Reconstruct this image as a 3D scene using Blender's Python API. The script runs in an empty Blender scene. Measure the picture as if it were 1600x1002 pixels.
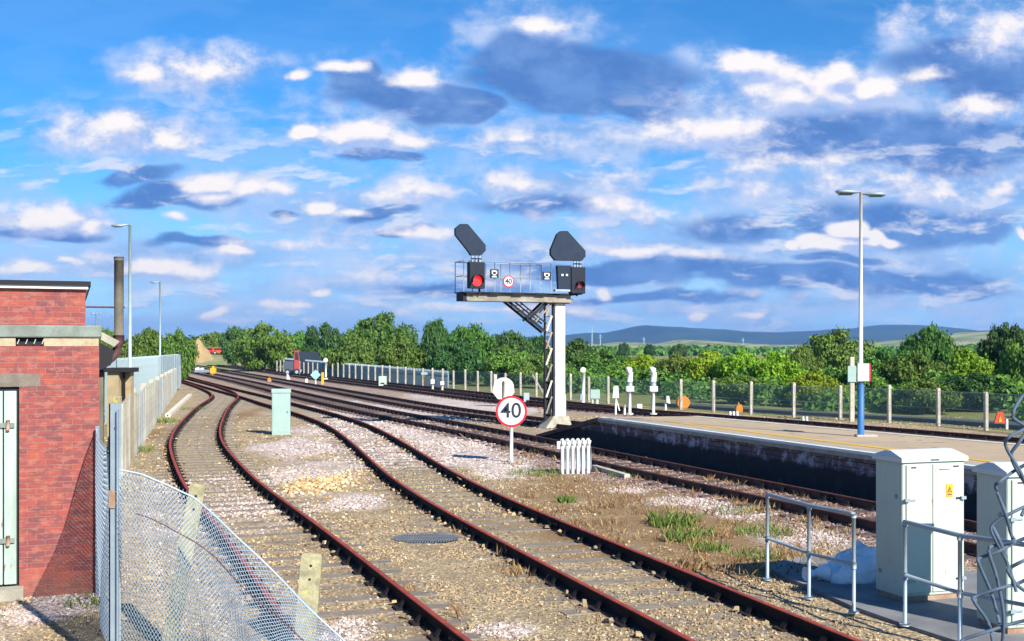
import bpy, math, random
import numpy as np
from mathutils import Vector, Matrix
R = math.radians
rng = np.random.default_rng(7); random.seed(7)
sc = bpy.context.scene
COL = sc.collection
# ---------------------------------------------------------------- camera, world, sun, exposure
CZ = 2.95; F = 1800.0; HY = 545.0
cam = bpy.data.cameras.new('camera'); cam.lens = F/1600*36; cam.sensor_width = 36
cam.shift_y = (HY-501)/1600; cam.clip_end = 20000; cam.clip_start = .05
co = bpy.data.objects.new('camera', cam); COL.objects.link(co)
co.location = (0, 0, CZ); co.rotation_euler = (R(90), 0, 0); sc.camera = co
def P(x, y, Y): return Vector(((x-800)/F*Y, Y, CZ-(y-HY)/F*Y))          # pixel of the survey photo at depth Y
def G(x, y, z=0.): Y = F*(CZ-z)/(y-HY); return Vector(((x-800)/F*Y, Y, z))   # pixel on the level z
SUNH = Vector((.585, -.811)); SUNEL = R(34)
sl = bpy.data.lights.new('sun', 'SUN'); sl.energy = 5.0; sl.angle = R(.5); sl.color = (1, .955, .87)
so = bpy.data.objects.new('sun', sl); COL.objects.link(so)
sd = Vector((SUNH.x*math.cos(SUNEL), SUNH.y*math.cos(SUNEL), math.sin(SUNEL)))
so.rotation_euler = sd.to_track_quat('Z', 'Y').to_euler(); so.location = (20, -30, 30)
sc.view_settings.view_transform = 'Standard'; sc.view_settings.look = 'None'
sc.view_settings.exposure = 0.8; sc.view_settings.gamma = 1

class NT:
    def __init__(s, t): s.t = t
    def n(s, typ, **k):
        nd = s.t.nodes.new(typ)
        for a, b in k.items(): setattr(nd, a, b)
        return nd
    def l(s, a, b): s.t.links.new(a, b)
    def setin(s, nd, i, v):
        if isinstance(v, bpy.types.NodeSocket): s.l(v, nd.inputs[i])
        elif v is not None: nd.inputs[i].default_value = v
    def math(s, op, a, b=None, c=None, clamp=False):
        nd = s.n('ShaderNodeMath', operation=op, use_clamp=clamp)
        s.setin(nd, 0, a); s.setin(nd, 1, b)
        if c is not None: s.setin(nd, 2, c)
        return nd.outputs[0]
    def vm(s, op, a, b=None, out=0):
        nd = s.n('ShaderNodeVectorMath', operation=op)
        s.setin(nd, 0, a); s.setin(nd, 1, b); return nd.outputs[out]
    def mix(s, f, a, b):
        nd = s.n('ShaderNodeMix', data_type='RGBA')
        s.setin(nd, 0, f); s.setin(nd, 6, a); s.setin(nd, 7, b); return nd.outputs[2]
    def sm(s, v, a, b, lo=0., hi=1.):
        nd = s.n('ShaderNodeMapRange', interpolation_type='SMOOTHSTEP')
        s.setin(nd, 0, v); s.setin(nd, 1, a); s.setin(nd, 2, b); s.setin(nd, 3, lo); s.setin(nd, 4, hi); return nd.outputs[0]
    def noise(s, vec, scale, det=4, rough=.55, out=0):
        nd = s.n('ShaderNodeTexNoise'); s.setin(nd, 'Vector', vec)
        nd.inputs['Scale'].default_value = scale; nd.inputs['Detail'].default_value = det; nd.inputs['Roughness'].default_value = rough
        return nd.outputs[out]
    def ramp(s, f, stops):
        nd = s.n('ShaderNodeValToRGB'); s.setin(nd, 0, f); e = nd.color_ramp.elements
        while len(e) < len(stops): e.new(.5)
        for k, (p, c) in zip(e, stops): k.position = p; k.color = (*c, 1)
        return nd.outputs[0]
def c4(c): return (c[0], c[1], c[2], 1)

# clouds are fixed directions of the sky: (azimuth tangent, elevation tangent) ellipses
def cl(x, y, rx, ry, w=1.): return ((x-800)/F, (HY-y)/F, rx/F, ry/F, w)
WHITE = [cl(320,112,95,38,.75), cl(230,120,40,22,.6), cl(180,205,130,32,.75), cl(265,215,55,22,.9), cl(490,112,32,16,1.2), cl(545,100,40,12,.9),
 cl(640,118,55,22,1.), cl(575,208,140,30,1.1), cl(478,203,40,18,1.3), cl(640,215,70,16,1.1), cl(325,282,55,20,1.), cl(345,305,38,12,1.1), cl(60,342,105,36,1.15),
 cl(150,350,45,16,.8), cl(500,325,45,14,1.), cl(545,335,40,12,.9), cl(405,292,60,18,.8), cl(290,342,30,12,.8), cl(110,400,30,10,.8),
 cl(840,45,70,22,.8), cl(800,215,120,22,.6), cl(1185,105,70,32,1.1), cl(1290,110,60,28,1.), cl(1350,135,60,28,1.), cl(1220,150,150,50,.75), cl(1100,200,200,30,.55),
 cl(1450,125,70,22,.7), cl(1570,170,110,28,.75), cl(1400,290,200,42,.7), cl(1555,300,35,25,1.), cl(1315,384,78,15,1.5), cl(1322,364,28,18,1.5), cl(1350,372,26,18,1.4), cl(1285,378,26,13,1.4), cl(1258,385,26,9,1.3), cl(1372,384,24,12,1.3), cl(1480,300,120,40,.6),
 cl(800,290,60,20,.7), cl(640,300,90,20,.55), cl(1000,330,160,40,.4), cl(980,392,90,16,.8), cl(1080,400,90,16,.7), cl(940,460,26,11,1.2), cl(240,420,60,16,.8), cl(375,400,40,12,.8),
 cl(300,430,90,16,.7), cl(520,455,22,9,1.), cl(345,485,28,10,1.1), cl(40,415,70,12,.7), cl(700,440,160,14,.5), cl(1095,495,22,9,.9), cl(1175,497,26,8,.8), cl(1600,370,18,28,1.2),
 cl(1100,280,170,22,.45), cl(1250,255,140,18,.5), cl(620,365,140,14,.5), cl(450,385,90,16,.5), cl(1550,40,120,50,.45), cl(780,480,200,10,.6), cl(480,475,140,10,.55), cl(1290,455,150,10,.45), cl(1490,520,120,12,.5)]
DARK = [cl(910,130,185,62,1.25), cl(810,90,90,40,.9), cl(1010,160,100,40,1.), cl(700,170,80,34,1.2), cl(560,125,52,24,.9), cl(620,150,90,30,.8), cl(1510,95,130,45,1.), cl(1560,120,100,60,1.),
 cl(270,305,110,22,1.), cl(210,275,70,18,.7), cl(60,372,110,16,.8), cl(580,240,90,12,.8), cl(600,335,50,14,.8), cl(460,332,40,10,.7), cl(1400,215,260,50,.9), cl(1480,240,160,36,.8),
 cl(640,368,50,10,.7), cl(1300,440,330,26,.8), cl(1500,445,60,16,1.), cl(1000,425,230,22,.7), cl(1400,350,220,40,.65), cl(1150,360,140,30,.5), cl(700,455,140,16,.6), cl(300,375,90,14,.5), cl(1310,405,70,10,.7), cl(850,330,120,20,.4), cl(1000,470,200,12,.5)]
BODY = [cl(1300,170,330,90,1.), cl(1500,260,260,70,1.), cl(1350,300,260,50,.8), cl(900,210,230,40,.7), cl(640,160,150,60,.7), cl(600,215,160,30,.8), cl(310,125,120,42,.6), cl(200,205,150,40,.6), cl(330,295,110,34,.8), cl(70,355,130,34,.9),
 cl(850,300,260,40,.6), cl(560,340,200,36,.6), cl(1080,400,260,40,.7), cl(1400,430,300,50,.7), cl(300,410,230,34,.6), cl(750,400,260,40,.5), cl(1540,90,170,90,.9), cl(840,60,110,50,.6), cl(600,450,300,26,.5), cl(1200,480,400,22,.5)]
TINT = (.18, .56, .90, 1)
def cloud_group(name, ells, warp, seed):
    g = bpy.data.node_groups.new(name, 'ShaderNodeTree')
    g.interface.new_socket('Vector', in_out='INPUT', socket_type='NodeSocketVector')
    g.interface.new_socket('Field', in_out='OUTPUT', socket_type='NodeSocketFloat')
    t = NT(g); gi = t.n('NodeGroupInput'); go = t.n('NodeGroupOutput'); v = gi.outputs[0]
    vs = t.vm('MULTIPLY', v, (1, 1.7, 1)); vs = t.vm('ADD', vs, (seed, seed, 0))
    w1 = t.noise(vs, 9, 2, .6, 1); w1 = t.vm('SUBTRACT', w1, (.5, .5, .5)); w1 = t.vm('MULTIPLY', w1, (warp*1.5, warp*.6, 0))
    v2 = t.vm('ADD', v, w1); best = None
    for cx, cy, rx, ry, w in ells:
        d = t.vm('MULTIPLY', t.vm('SUBTRACT', v2, (cx, cy, 0)), (1/rx, 1/ry, 0))
        ln = t.vm('LENGTH', d, out=1)
        k = t.math('MULTIPLY_ADD', ln, -w, w)
        best = k if best is None else t.math('SMOOTH_MAX', best, k, .12) if seed < 1 else t.math('MAXIMUM', best, k)
    t.l(best, go.inputs[0]); return g
def build_world():
    w = bpy.data.worlds.new('World'); sc.world = w; w.use_nodes = True
    t = NT(w.node_tree); w.node_tree.nodes.clear()
    sky = t.n('ShaderNodeTexSky', sky_type='NISHITA'); sky.sun_disc = False
    sky.sun_elevation = SUNEL; sky.sun_rotation = math.atan2(SUNH.x, SUNH.y)
    sky.air_density = 1.0; sky.dust_density = .25; sky.ozone_density = 2.6; sky.altitude = 50
    tc = t.n('ShaderNodeTexCoord'); sp = t.n('ShaderNodeSeparateXYZ'); t.l(tc.outputs['Generated'], sp.inputs[0])
    yy = t.math('MAXIMUM', t.math('ABSOLUTE', sp.outputs[1]), .12)
    u = t.math('DIVIDE', sp.outputs[0], yy); v = t.math('DIVIDE', sp.outputs[2], yy)
    cb = t.n('ShaderNodeCombineXYZ'); t.l(u, cb.inputs[0]); t.l(v, cb.inputs[1]); uv = cb.outputs[0]
    gw = cloud_group('white clouds', WHITE, .05, 0.); gd = cloud_group('dark clouds', DARK, .07, 3.); gb = cloud_group('cloud bodies', BODY, .08, 6.)
    def fld(g, off):
        nd = t.n('ShaderNodeGroup', node_tree=g); t.l(t.vm('ADD', uv, off), nd.inputs[0]); return nd.outputs[0]
    st = t.vm('MULTIPLY', uv, (1, 1.45, 1)); SH = (-.004, .011, 0)
    def fine_at(off): return t.noise(t.vm('ADD', st, (off[0], off[1]*1.45, 0)), 17, 6, .62)
    f0 = fine_at((0, 0)); f1 = fine_at(SH)
    fn = t.math('MULTIPLY_ADD', f0, 2.6, -1.36); fn1 = t.math('MULTIPLY_ADD', f1, 2.6, -1.36)
    dw = t.math('ADD', fld(gw, (0, 0, 0)), fn); up = t.math('ADD', fld(gw, SH), fn1)
    aw = t.sm(dw, -.18, .60)
    lit = t.math('MULTIPLY', t.sm(t.math('SUBTRACT', dw, up), -.40, .42), t.sm(dw, -.15, .6, .25))
    dd = t.math('ADD', fld(gd, (0, 0, 0)), t.math('MULTIPLY', fn, .40)); ad = t.sm(dd, -.08, .24)
    db = t.math('ADD', fld(gb, (0, 0, 0)), t.math('MULTIPLY', fn, .75)); ab = t.sm(db, -.35, .38)
    # broken low cloud in flat streaks towards the horizon
    w2 = t.vm('MULTIPLY', t.vm('SUBTRACT', t.noise(uv, 7, 3, .6, 1), (.5, .5, .5)), (.08, .03, 0))
    sv = t.vm('MULTIPLY', t.vm('ADD', uv, w2), (1, 3.3, 1))
    big = t.noise(sv, 6.5, 4, .6); puff = t.noise(t.vm('ADD', sv, (4, 2, 0)), 15, 5, .62); pup = t.noise(t.vm('ADD', sv, (3.996, 2.03, 0)), 15, 4, .62)
    front = t.sm(sp.outputs[1], .05, .45)
    aw, ad, ab = (t.math('MULTIPLY', q, front) for q in (aw, ad, ab))
    band = t.math('MULTIPLY', t.math('MULTIPLY', t.sm(v, .004, .025), front), t.sm(v, .14, .25, 1., 0.))
    K = 8.3
    tint = t.n('ShaderNodeMix', data_type='RGBA', blend_type='MULTIPLY'); tint.inputs[0].default_value = 1
    t.l(sky.outputs[0], tint.inputs[6]); tint.inputs[7].default_value = TINT; base = tint.outputs[2]
    hz = t.sm(v, -.01, .20, .85, 0.)
    base = t.mix(hz, base, c4((.38*K, .58*K, .86*K)))
    a = t.mix(t.math('MULTIPLY', t.math('MULTIPLY', t.sm(big, .42, .58, 0., .72), front), t.sm(v, .05, .26, 1., .12)), base, c4((.31*K, .44*K, .68*K)))
    body = t.mix(t.sm(f0, .38, .62), c4((.19*K, .33*K, .60*K)), c4((.40*K, .49*K, .68*K)))
    a = t.mix(t.math('MULTIPLY', ab, .85), a, body)
    dk = t.mix(t.sm(f0, .36, .64), c4((.062*K, .155*K, .41*K)), c4((.105*K, .225*K, .50*K)))
    a = t.mix(t.math('MULTIPLY', ad, .94), a, dk)
    pf = t.math('MULTIPLY', t.sm(puff, .50, .68), band)
    pcol = t.mix(t.sm(t.math('SUBTRACT', puff, pup), -.04, .05), c4((.24*K, .37*K, .60*K)), c4((.58*K, .60*K, .68*K)))
    a = t.mix(t.math('MULTIPLY', pf, .85), a, pcol)
    shade = t.mix(lit, c4((.33*K, .41*K, .64*K)), c4((.76*K, .71*K, .69*K)))
    a = t.mix(t.math('MULTIPLY', aw, .95), a, shade)
    bg = t.n('ShaderNodeBackground'); bg.inputs[1].default_value = .10; t.l(a, bg.inputs[0])
    o = t.n('ShaderNodeOutputWorld'); t.l(bg.outputs[0], o.inputs[0])
    w.cycles.sampling_method = 'MANUAL'; w.cycles.sample_map_resolution = 256
build_world()

# ---------------------------------------------------------------- materials
MATS = {}
def mat(name, col, rough=.8, col2=None, nscale=3., amt=.6, bump=0., bscale=None, metal=0., coords='Object', stretch=(1, 1, 1), spots=None):
    if name in MATS: return MATS[name]
    m = bpy.data.materials.new(name); m.use_nodes = True; t = NT(m.node_tree); m.node_tree.nodes.clear()
    b = t.n('ShaderNodeBsdfPrincipled'); o = t.n('ShaderNodeOutputMaterial'); t.l(b.outputs[0], o.inputs[0])
    tc = t.n('ShaderNodeTexCoord'); v = t.vm('MULTIPLY', tc.outputs[coords], stretch)
    c = c4(col)
    if col2 is not None:
        f = t.sm(t.noise(v, nscale, 6, .65), .5-.25/max(amt, .1)*.6, .5+.25/max(amt, .1)*.6)
        c = t.mix(t.math('MULTIPLY', f, min(1, amt*1.3)), c4(col), c4(col2))
    if spots:
        f = t.sm(t.noise(v, spots[1], 3, .6), spots[2], spots[2]+.06); c = t.mix(f, c, c4(spots[0]))
    t.setin(b, 'Base Color', c); b.inputs['Roughness'].default_value = rough; b.inputs['Metallic'].default_value = metal
    b.inputs['Specular IOR Level'].default_value = .3
    if bump:
        bn = t.n('ShaderNodeBump'); bn.inputs['Strength'].default_value = bump; bn.inputs['Distance'].default_value = .02
        t.l(t.noise(v, bscale or nscale*6, 4, .7), bn.inputs['Height']); t.l(bn.outputs[0], b.inputs['Normal'])
    MATS[name] = m; return m
def island_mat(name, stops, rough=.9, transl=0., obj_amt=0.):
    m = bpy.data.materials.new(name); m.use_nodes = True; t = NT(m.node_tree); m.node_tree.nodes.clear()
    g = t.n('ShaderNodeNewGeometry'); f = g.outputs['Random Per Island']
    c = t.ramp(f, stops)
    if obj_amt:
        oi = t.n('ShaderNodeObjectInfo'); hs = t.n('ShaderNodeHueSaturation')
        t.setin(hs, 'Hue', t.math('MULTIPLY_ADD', oi.outputs['Random'], .045, .478))
        t.setin(hs, 'Value', t.math('MULTIPLY_ADD', t.math('FRACT', t.math('MULTIPLY', oi.outputs['Random'], 7.3)), obj_amt, 1-obj_amt*.5)); t.l(c, hs.inputs['Color']); c = hs.outputs[0]
    b = t.n('ShaderNodeBsdfPrincipled'); t.l(c, b.inputs['Base Color']); b.inputs['Roughness'].default_value = rough; b.inputs['Specular IOR Level'].default_value = .2
    o = t.n('ShaderNodeOutputMaterial')
    if transl:
        tr = t.n('ShaderNodeBsdfTranslucent'); t.l(c, tr.inputs[0]); mx = t.n('ShaderNodeMixShader'); mx.inputs[0].default_value = transl
        t.l(b.outputs[0], mx.inputs[1]); t.l(tr.outputs[0], mx.inputs[2]); t.l(mx.outputs[0], o.inputs[0])
    else: t.l(b.outputs[0], o.inputs[0])
    MATS[name] = m; return m
mat('rust_red', (.38, .055, .032), .8, (.22, .042, .030), 5, .8, .4, 60, spots=((.12, .04, .03), 11, .60))
mat('rust_with_shade', (.020, .012, .011), .9, (.010, .008, .008), 5, .7, .3, 60)  # rust darkened to near-black, shadow of the rail sides put into the colour
mat('rust_main', (.12, .048, .038), .7, (.05, .024, .02), 5, .7, .3, 60)
mat('steel_worn', (.20, .19, .22), .4, (.09, .08, .09), 6, .7, 0, metal=.6)
mat('old_timber', (.30, .255, .20), .9, (.15, .12, .09), 2.5, .9, .6, 14, stretch=(1, 7, 1))
mat('dark_timber', (.14, .095, .08), .9, (.06, .042, .036), 3, .8, .5, 20)
mat('galv', (.36, .43, .47), .55, (.24, .30, .35), 4, .6, .1, metal=.35)
mat('galv_wire', (.44, .53, .60), .5, (.28, .36, .43), 9, .5, metal=.2)
mat('wire_dark', (.055, .085, .125), .75, (.10, .14, .19), 40, .6)
mat('concrete', (.42, .39, .31), .9, (.27, .25, .19), 5, .7, .5, 40)
mat('concrete_pale', (.56, .51, .40), .9, (.38, .34, .27), 4, .7, .4, 40)
mat('concrete_green', (.25, .29, .25), .9, (.16, .18, .15), 3, .8, .4, 40)
mat('lichen_post', (.42, .38, .22), .9, (.22, .20, .12), 7, .8, .6, 40, spots=((.5, .42, .12), 9, .58))
mat('slab', (.24, .24, .24), .95, (.15, .15, .155), 1.2, .8, .4, 60)
mat('white_paint', (.72, .71, .67), .5, (.58, .57, .52), 4, .5, .05)
mat('cream_paint', (.72, .66, .52), .6, (.55, .50, .38), 4, .5, .05)
mat('cabinet', (.49, .56, .47), .55, (.40, .45, .37), 3.5, .45, .08, 30, stretch=(1.6, 1.6, .35), spots=((.33, .30, .22), 9, .68))
mat('cabinet_roof', (.62, .64, .60), .55, (.5, .52, .48), 3, .5, .05)
mat('pale_green', (.34, .46, .41), .55, (.28, .39, .35), 2.5, .6, .05)
mat('black_paint', (.010, .013, .022), .7, (.016, .021, .033), 4, .6)
mat('navy_panel', (.012, .022, .042), .75, (.02, .032, .055), 4, .6)
mat('beam', (.34, .31, .25), .75, (.2, .17, .13), 2, .8, .2)
mat('rust_cap', (.28, .14, .075), .85, (.4, .3, .22), 4, .8, .3)
mat('blue_paint', (.035, .13, .33), .5, (.05, .17, .38), 4, .5)
mat('red_paint', (.55, .03, .03), .5); mat('sign_red', (.50, .02, .04), .5); mat('sign_black', (.02, .03, .05), .5)
mat('yellow_paint', (.75, .42, .02), .6, (.55, .33, .03), 6, .5); mat('orange_plastic', (.85, .28, .02), .5, (.6, .2, .02), 6, .5)
mat('red_orange', (.75, .08, .02), .5); mat('sky_blue_paint', (.32, .58, .80), .5)
mat('flue', (.16, .14, .10), .85, (.08, .075, .06), 3, .8, .2, 20); mat('iron', (.075, .035, .035), .8, (.14, .06, .06), 6, .8, .2)
mat('door_paint', (.46, .58, .52), .7, (.30, .37, .30), 3, .9, .3, 20, stretch=(1, 1, .25), spots=((.22, .18, .12), 16, .66))
mat('bitumen', (.018, .018, .022), .8); mat('bag', (.86, .86, .88), .5, (.66, .68, .74), 5, .6, 1., 9)
mat('tan_wall', (.42, .32, .18), .85, (.3, .23, .13), 4, .7); mat('rubber', (.02, .02, .02), .8); mat('glass_dark', (.03, .04, .05), .15)
mat('earth', (.30, .22, .13), .95, (.20, .15, .09), .8, .8, .8, 6); mat('bark', (.09, .07, .05), .9, (.05, .04, .03), 5, .8, .6, 20)
mat('grey_steel', (.30, .36, .42), .5, (.22, .27, .32), 3, .5, metal=.3)
def emit(name, c, s):
    m = bpy.data.materials.new(name); m.use_nodes = True; b = m.node_tree.nodes['Principled BSDF']
    b.inputs['Base Color'].default_value = c4((c[0]*.5, c[1]*.5, c[2]*.5)); b.inputs['Emission Color'].default_value = c4(c); b.inputs['Emission Strength'].default_value = s; MATS[name] = m
emit('red_lamp', (1, .008, .010), .75); emit('dim_red_lamp', (.30, .01, .02), .12)
def brick_mat():
    m = bpy.data.materials.new('brick'); m.use_nodes = True; t = NT(m.node_tree); m.node_tree.nodes.clear()
    tc = t.n('ShaderNodeTexCoord'); sp = t.n('ShaderNodeSeparateXYZ'); t.l(tc.outputs['Object'], sp.inputs[0])
    cb = t.n('ShaderNodeCombineXYZ'); t.l(t.math('ADD', sp.outputs[0], sp.outputs[1]), cb.inputs[0]); t.l(sp.outputs[2], cb.inputs[1])
    br = t.n('ShaderNodeTexBrick'); t.l(cb.outputs[0], br.inputs['Vector'])
    br.inputs['Scale'].default_value = 1; br.inputs['Brick Width'].default_value = .20; br.inputs['Row Height'].default_value = .068
    br.inputs['Mortar Size'].default_value = .006; br.inputs['Mortar Smooth'].default_value = .2; br.inputs['Bias'].default_value = .0
    br.offset = .5
    br.inputs['Color1'].default_value = c4((.35, .080, .062)); br.inputs['Color2'].default_value = c4((.20, .062, .065)); br.inputs['Mortar'].default_value = c4((.27, .135, .10))
    n1 = t.noise(cb.outputs[0], 2.2, 5, .6); n2 = t.noise(cb.outputs[0], 9, 4, .6); n3 = t.noise(cb.outputs[0], 45, 3, .6); n4 = t.noise(t.vm('MULTIPLY', cb.outputs[0], (1, 2.5, 1)), 6, 4, .7)
    c = t.mix(t.sm(n2, .45, .7, 0, .75), br.outputs['Color'], c4((.15, .07, .08)))
    c = t.mix(t.sm(n1, .5, .75, 0, .5), c, c4((.55, .13, .05)))
    c = t.mix(t.sm(n3, .68, .74, 0, .5), c, c4((.42, .36, .26)))
    c = t.mix(t.sm(n4, .5, .62, 0, .55), c, c4((.40, .16, .12)))
    low = t.sm(sp.outputs[2], 0., .35, .35, 0.); c = t.mix(low, c, c4((.24, .14, .09)))
    b = t.n('ShaderNodeBsdfPrincipled'); t.l(c, b.inputs['Base Color']); b.inputs['Roughness'].default_value = .9; b.inputs['Specular IOR Level'].default_value = .15
    bn = t.n('ShaderNodeBump'); bn.inputs['Strength'].default_value = .6; bn.inputs['Distance'].default_value = .008
    t.l(t.math('SUBTRACT', t.math('MULTIPLY', n3, .6), br.outputs['Fac']), bn.inputs['Height']); t.l(bn.outputs[0], b.inputs['Normal'])
    o = t.n('ShaderNodeOutputMaterial'); t.l(b.outputs[0], o.inputs[0]); MATS['brick'] = m
brick_mat()
def stone_wall_mat():
    m = bpy.data.materials.new('platform_wall'); m.use_nodes = True; t = NT(m.node_tree); m.node_tree.nodes.clear()
    tc = t.n('ShaderNodeTexCoord'); sp = t.n('ShaderNodeSeparateXYZ'); t.l(tc.outputs['Object'], sp.inputs[0])
    cb = t.n('ShaderNodeCombineXYZ'); t.l(t.math('MULTIPLY', sp.outputs[1], -1), cb.inputs[0]); t.l(sp.outputs[2], cb.inputs[1])
    br = t.n('ShaderNodeTexBrick'); t.l(cb.outputs[0], br.inputs['Vector']); br.inputs['Scale'].default_value = 1
    br.inputs['Brick Width'].default_value = .42; br.inputs['Row Height'].default_value = .12; br.inputs['Mortar Size'].default_value = .01
    br.inputs['Color1'].default_value = c4((.20, .15, .155)); br.inputs['Color2'].default_value = c4((.10, .07, .075)); br.inputs['Mortar'].default_value = c4((.03, .03, .035))
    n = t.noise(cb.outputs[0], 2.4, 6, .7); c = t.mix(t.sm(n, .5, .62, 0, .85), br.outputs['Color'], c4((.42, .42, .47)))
    recess_shade = t.sm(t.math('ADD', sp.outputs[2], t.math('MULTIPLY', n, .25)), .58, .74, .96, 0.); c = t.mix(recess_shade, c, c4((.016, .014, .016)))  # lower wall painted near-black as the shade of its recess
    b = t.n('ShaderNodeBsdfPrincipled'); t.l(c, b.inputs['Base Color']); b.inputs['Roughness'].default_value = .95
    o = t.n('ShaderNodeOutputMaterial'); t.l(b.outputs[0], o.inputs[0]); MATS['platform_wall'] = m
stone_wall_mat()
def link_mat(name, col, pitch, w):
    m = bpy.data.materials.new(name); m.use_nodes = True; t = NT(m.node_tree); m.node_tree.nodes.clear()
    uv = t.n('ShaderNodeUVMap'); sp = t.n('ShaderNodeSeparateXYZ'); t.l(uv.outputs[0], sp.inputs[0])
    a = t.math('PINGPONG', t.math('ADD', sp.outputs[0], sp.outputs[1]), pitch/2); b2 = t.math('PINGPONG', t.math('SUBTRACT', sp.outputs[0], sp.outputs[1]), pitch/2)
    f = t.math('LESS_THAN', t.math('MINIMUM', a, b2), w)
    b = t.n('ShaderNodeBsdfPrincipled'); b.inputs['Base Color'].default_value = c4(col); b.inputs['Roughness'].default_value = .6
    tr = t.n('ShaderNodeBsdfTransparent'); mx = t.n('ShaderNodeMixShader'); t.l(f, mx.inputs[0]); t.l(tr.outputs[0], mx.inputs[1]); t.l(b.outputs[0], mx.inputs[2])
    o = t.n('ShaderNodeOutputMaterial'); t.l(mx.outputs[0], o.inputs[0]); MATS[name] = m
link_mat('far_link', (.16, .27, .24), .06, .0048)
LEAF = {
 'mid': island_mat('leaf_mid', [(0, (.045, .105, .018)), (.5, (.10, .205, .028)), (1, (.18, .30, .048))], .7, .25, .45),
 'dark': island_mat('leaf_dark', [(0, (.028, .072, .020)), (.6, (.058, .128, .028)), (1, (.11, .195, .045))], .7, .2, .4),
 'lime': island_mat('leaf_lime', [(0, (.09, .18, .008)), (.5, (.19, .32, .014)), (1, (.33, .44, .03))], .7, .25, .35),
 'olive': island_mat('leaf_olive', [(0, (.06, .115, .02)), (.5, (.115, .19, .03)), (1, (.18, .26, .045))], .7, .2, .3)}
island_mat('stone_tan', [(0, (.14, .10, .065)), (.35, (.27, .20, .125)), (.7, (.38, .28, .165)), (.93, (.52, .37, .18)), (1, (.72, .60, .42))])
island_mat('stone_pink', [(0, (.19, .14, .12)), (.35, (.37, .285, .24)), (.7, (.53, .425, .365)), (1, (.74, .65, .58))])
island_mat('stone_brown', [(0, (.08, .045, .04)), (.4, (.19, .115, .095)), (.75, (.33, .225, .19)), (1, (.48, .38, .33))])
island_mat('stone_yellow', [(0, (.30, .18, .07)), (.5, (.50, .35, .16)), (1, (.70, .57, .36))])
island_mat('blade_green', [(0, (.07, .12, .02)), (.5, (.14, .22, .04)), (1, (.27, .30, .09))], .8, .2)
island_mat('blade_dry', [(0, (.17, .075, .035)), (.4, (.30, .15, .065)), (.7, (.34, .23, .10)), (1, (.46, .38, .18))], .8, .2)

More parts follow.
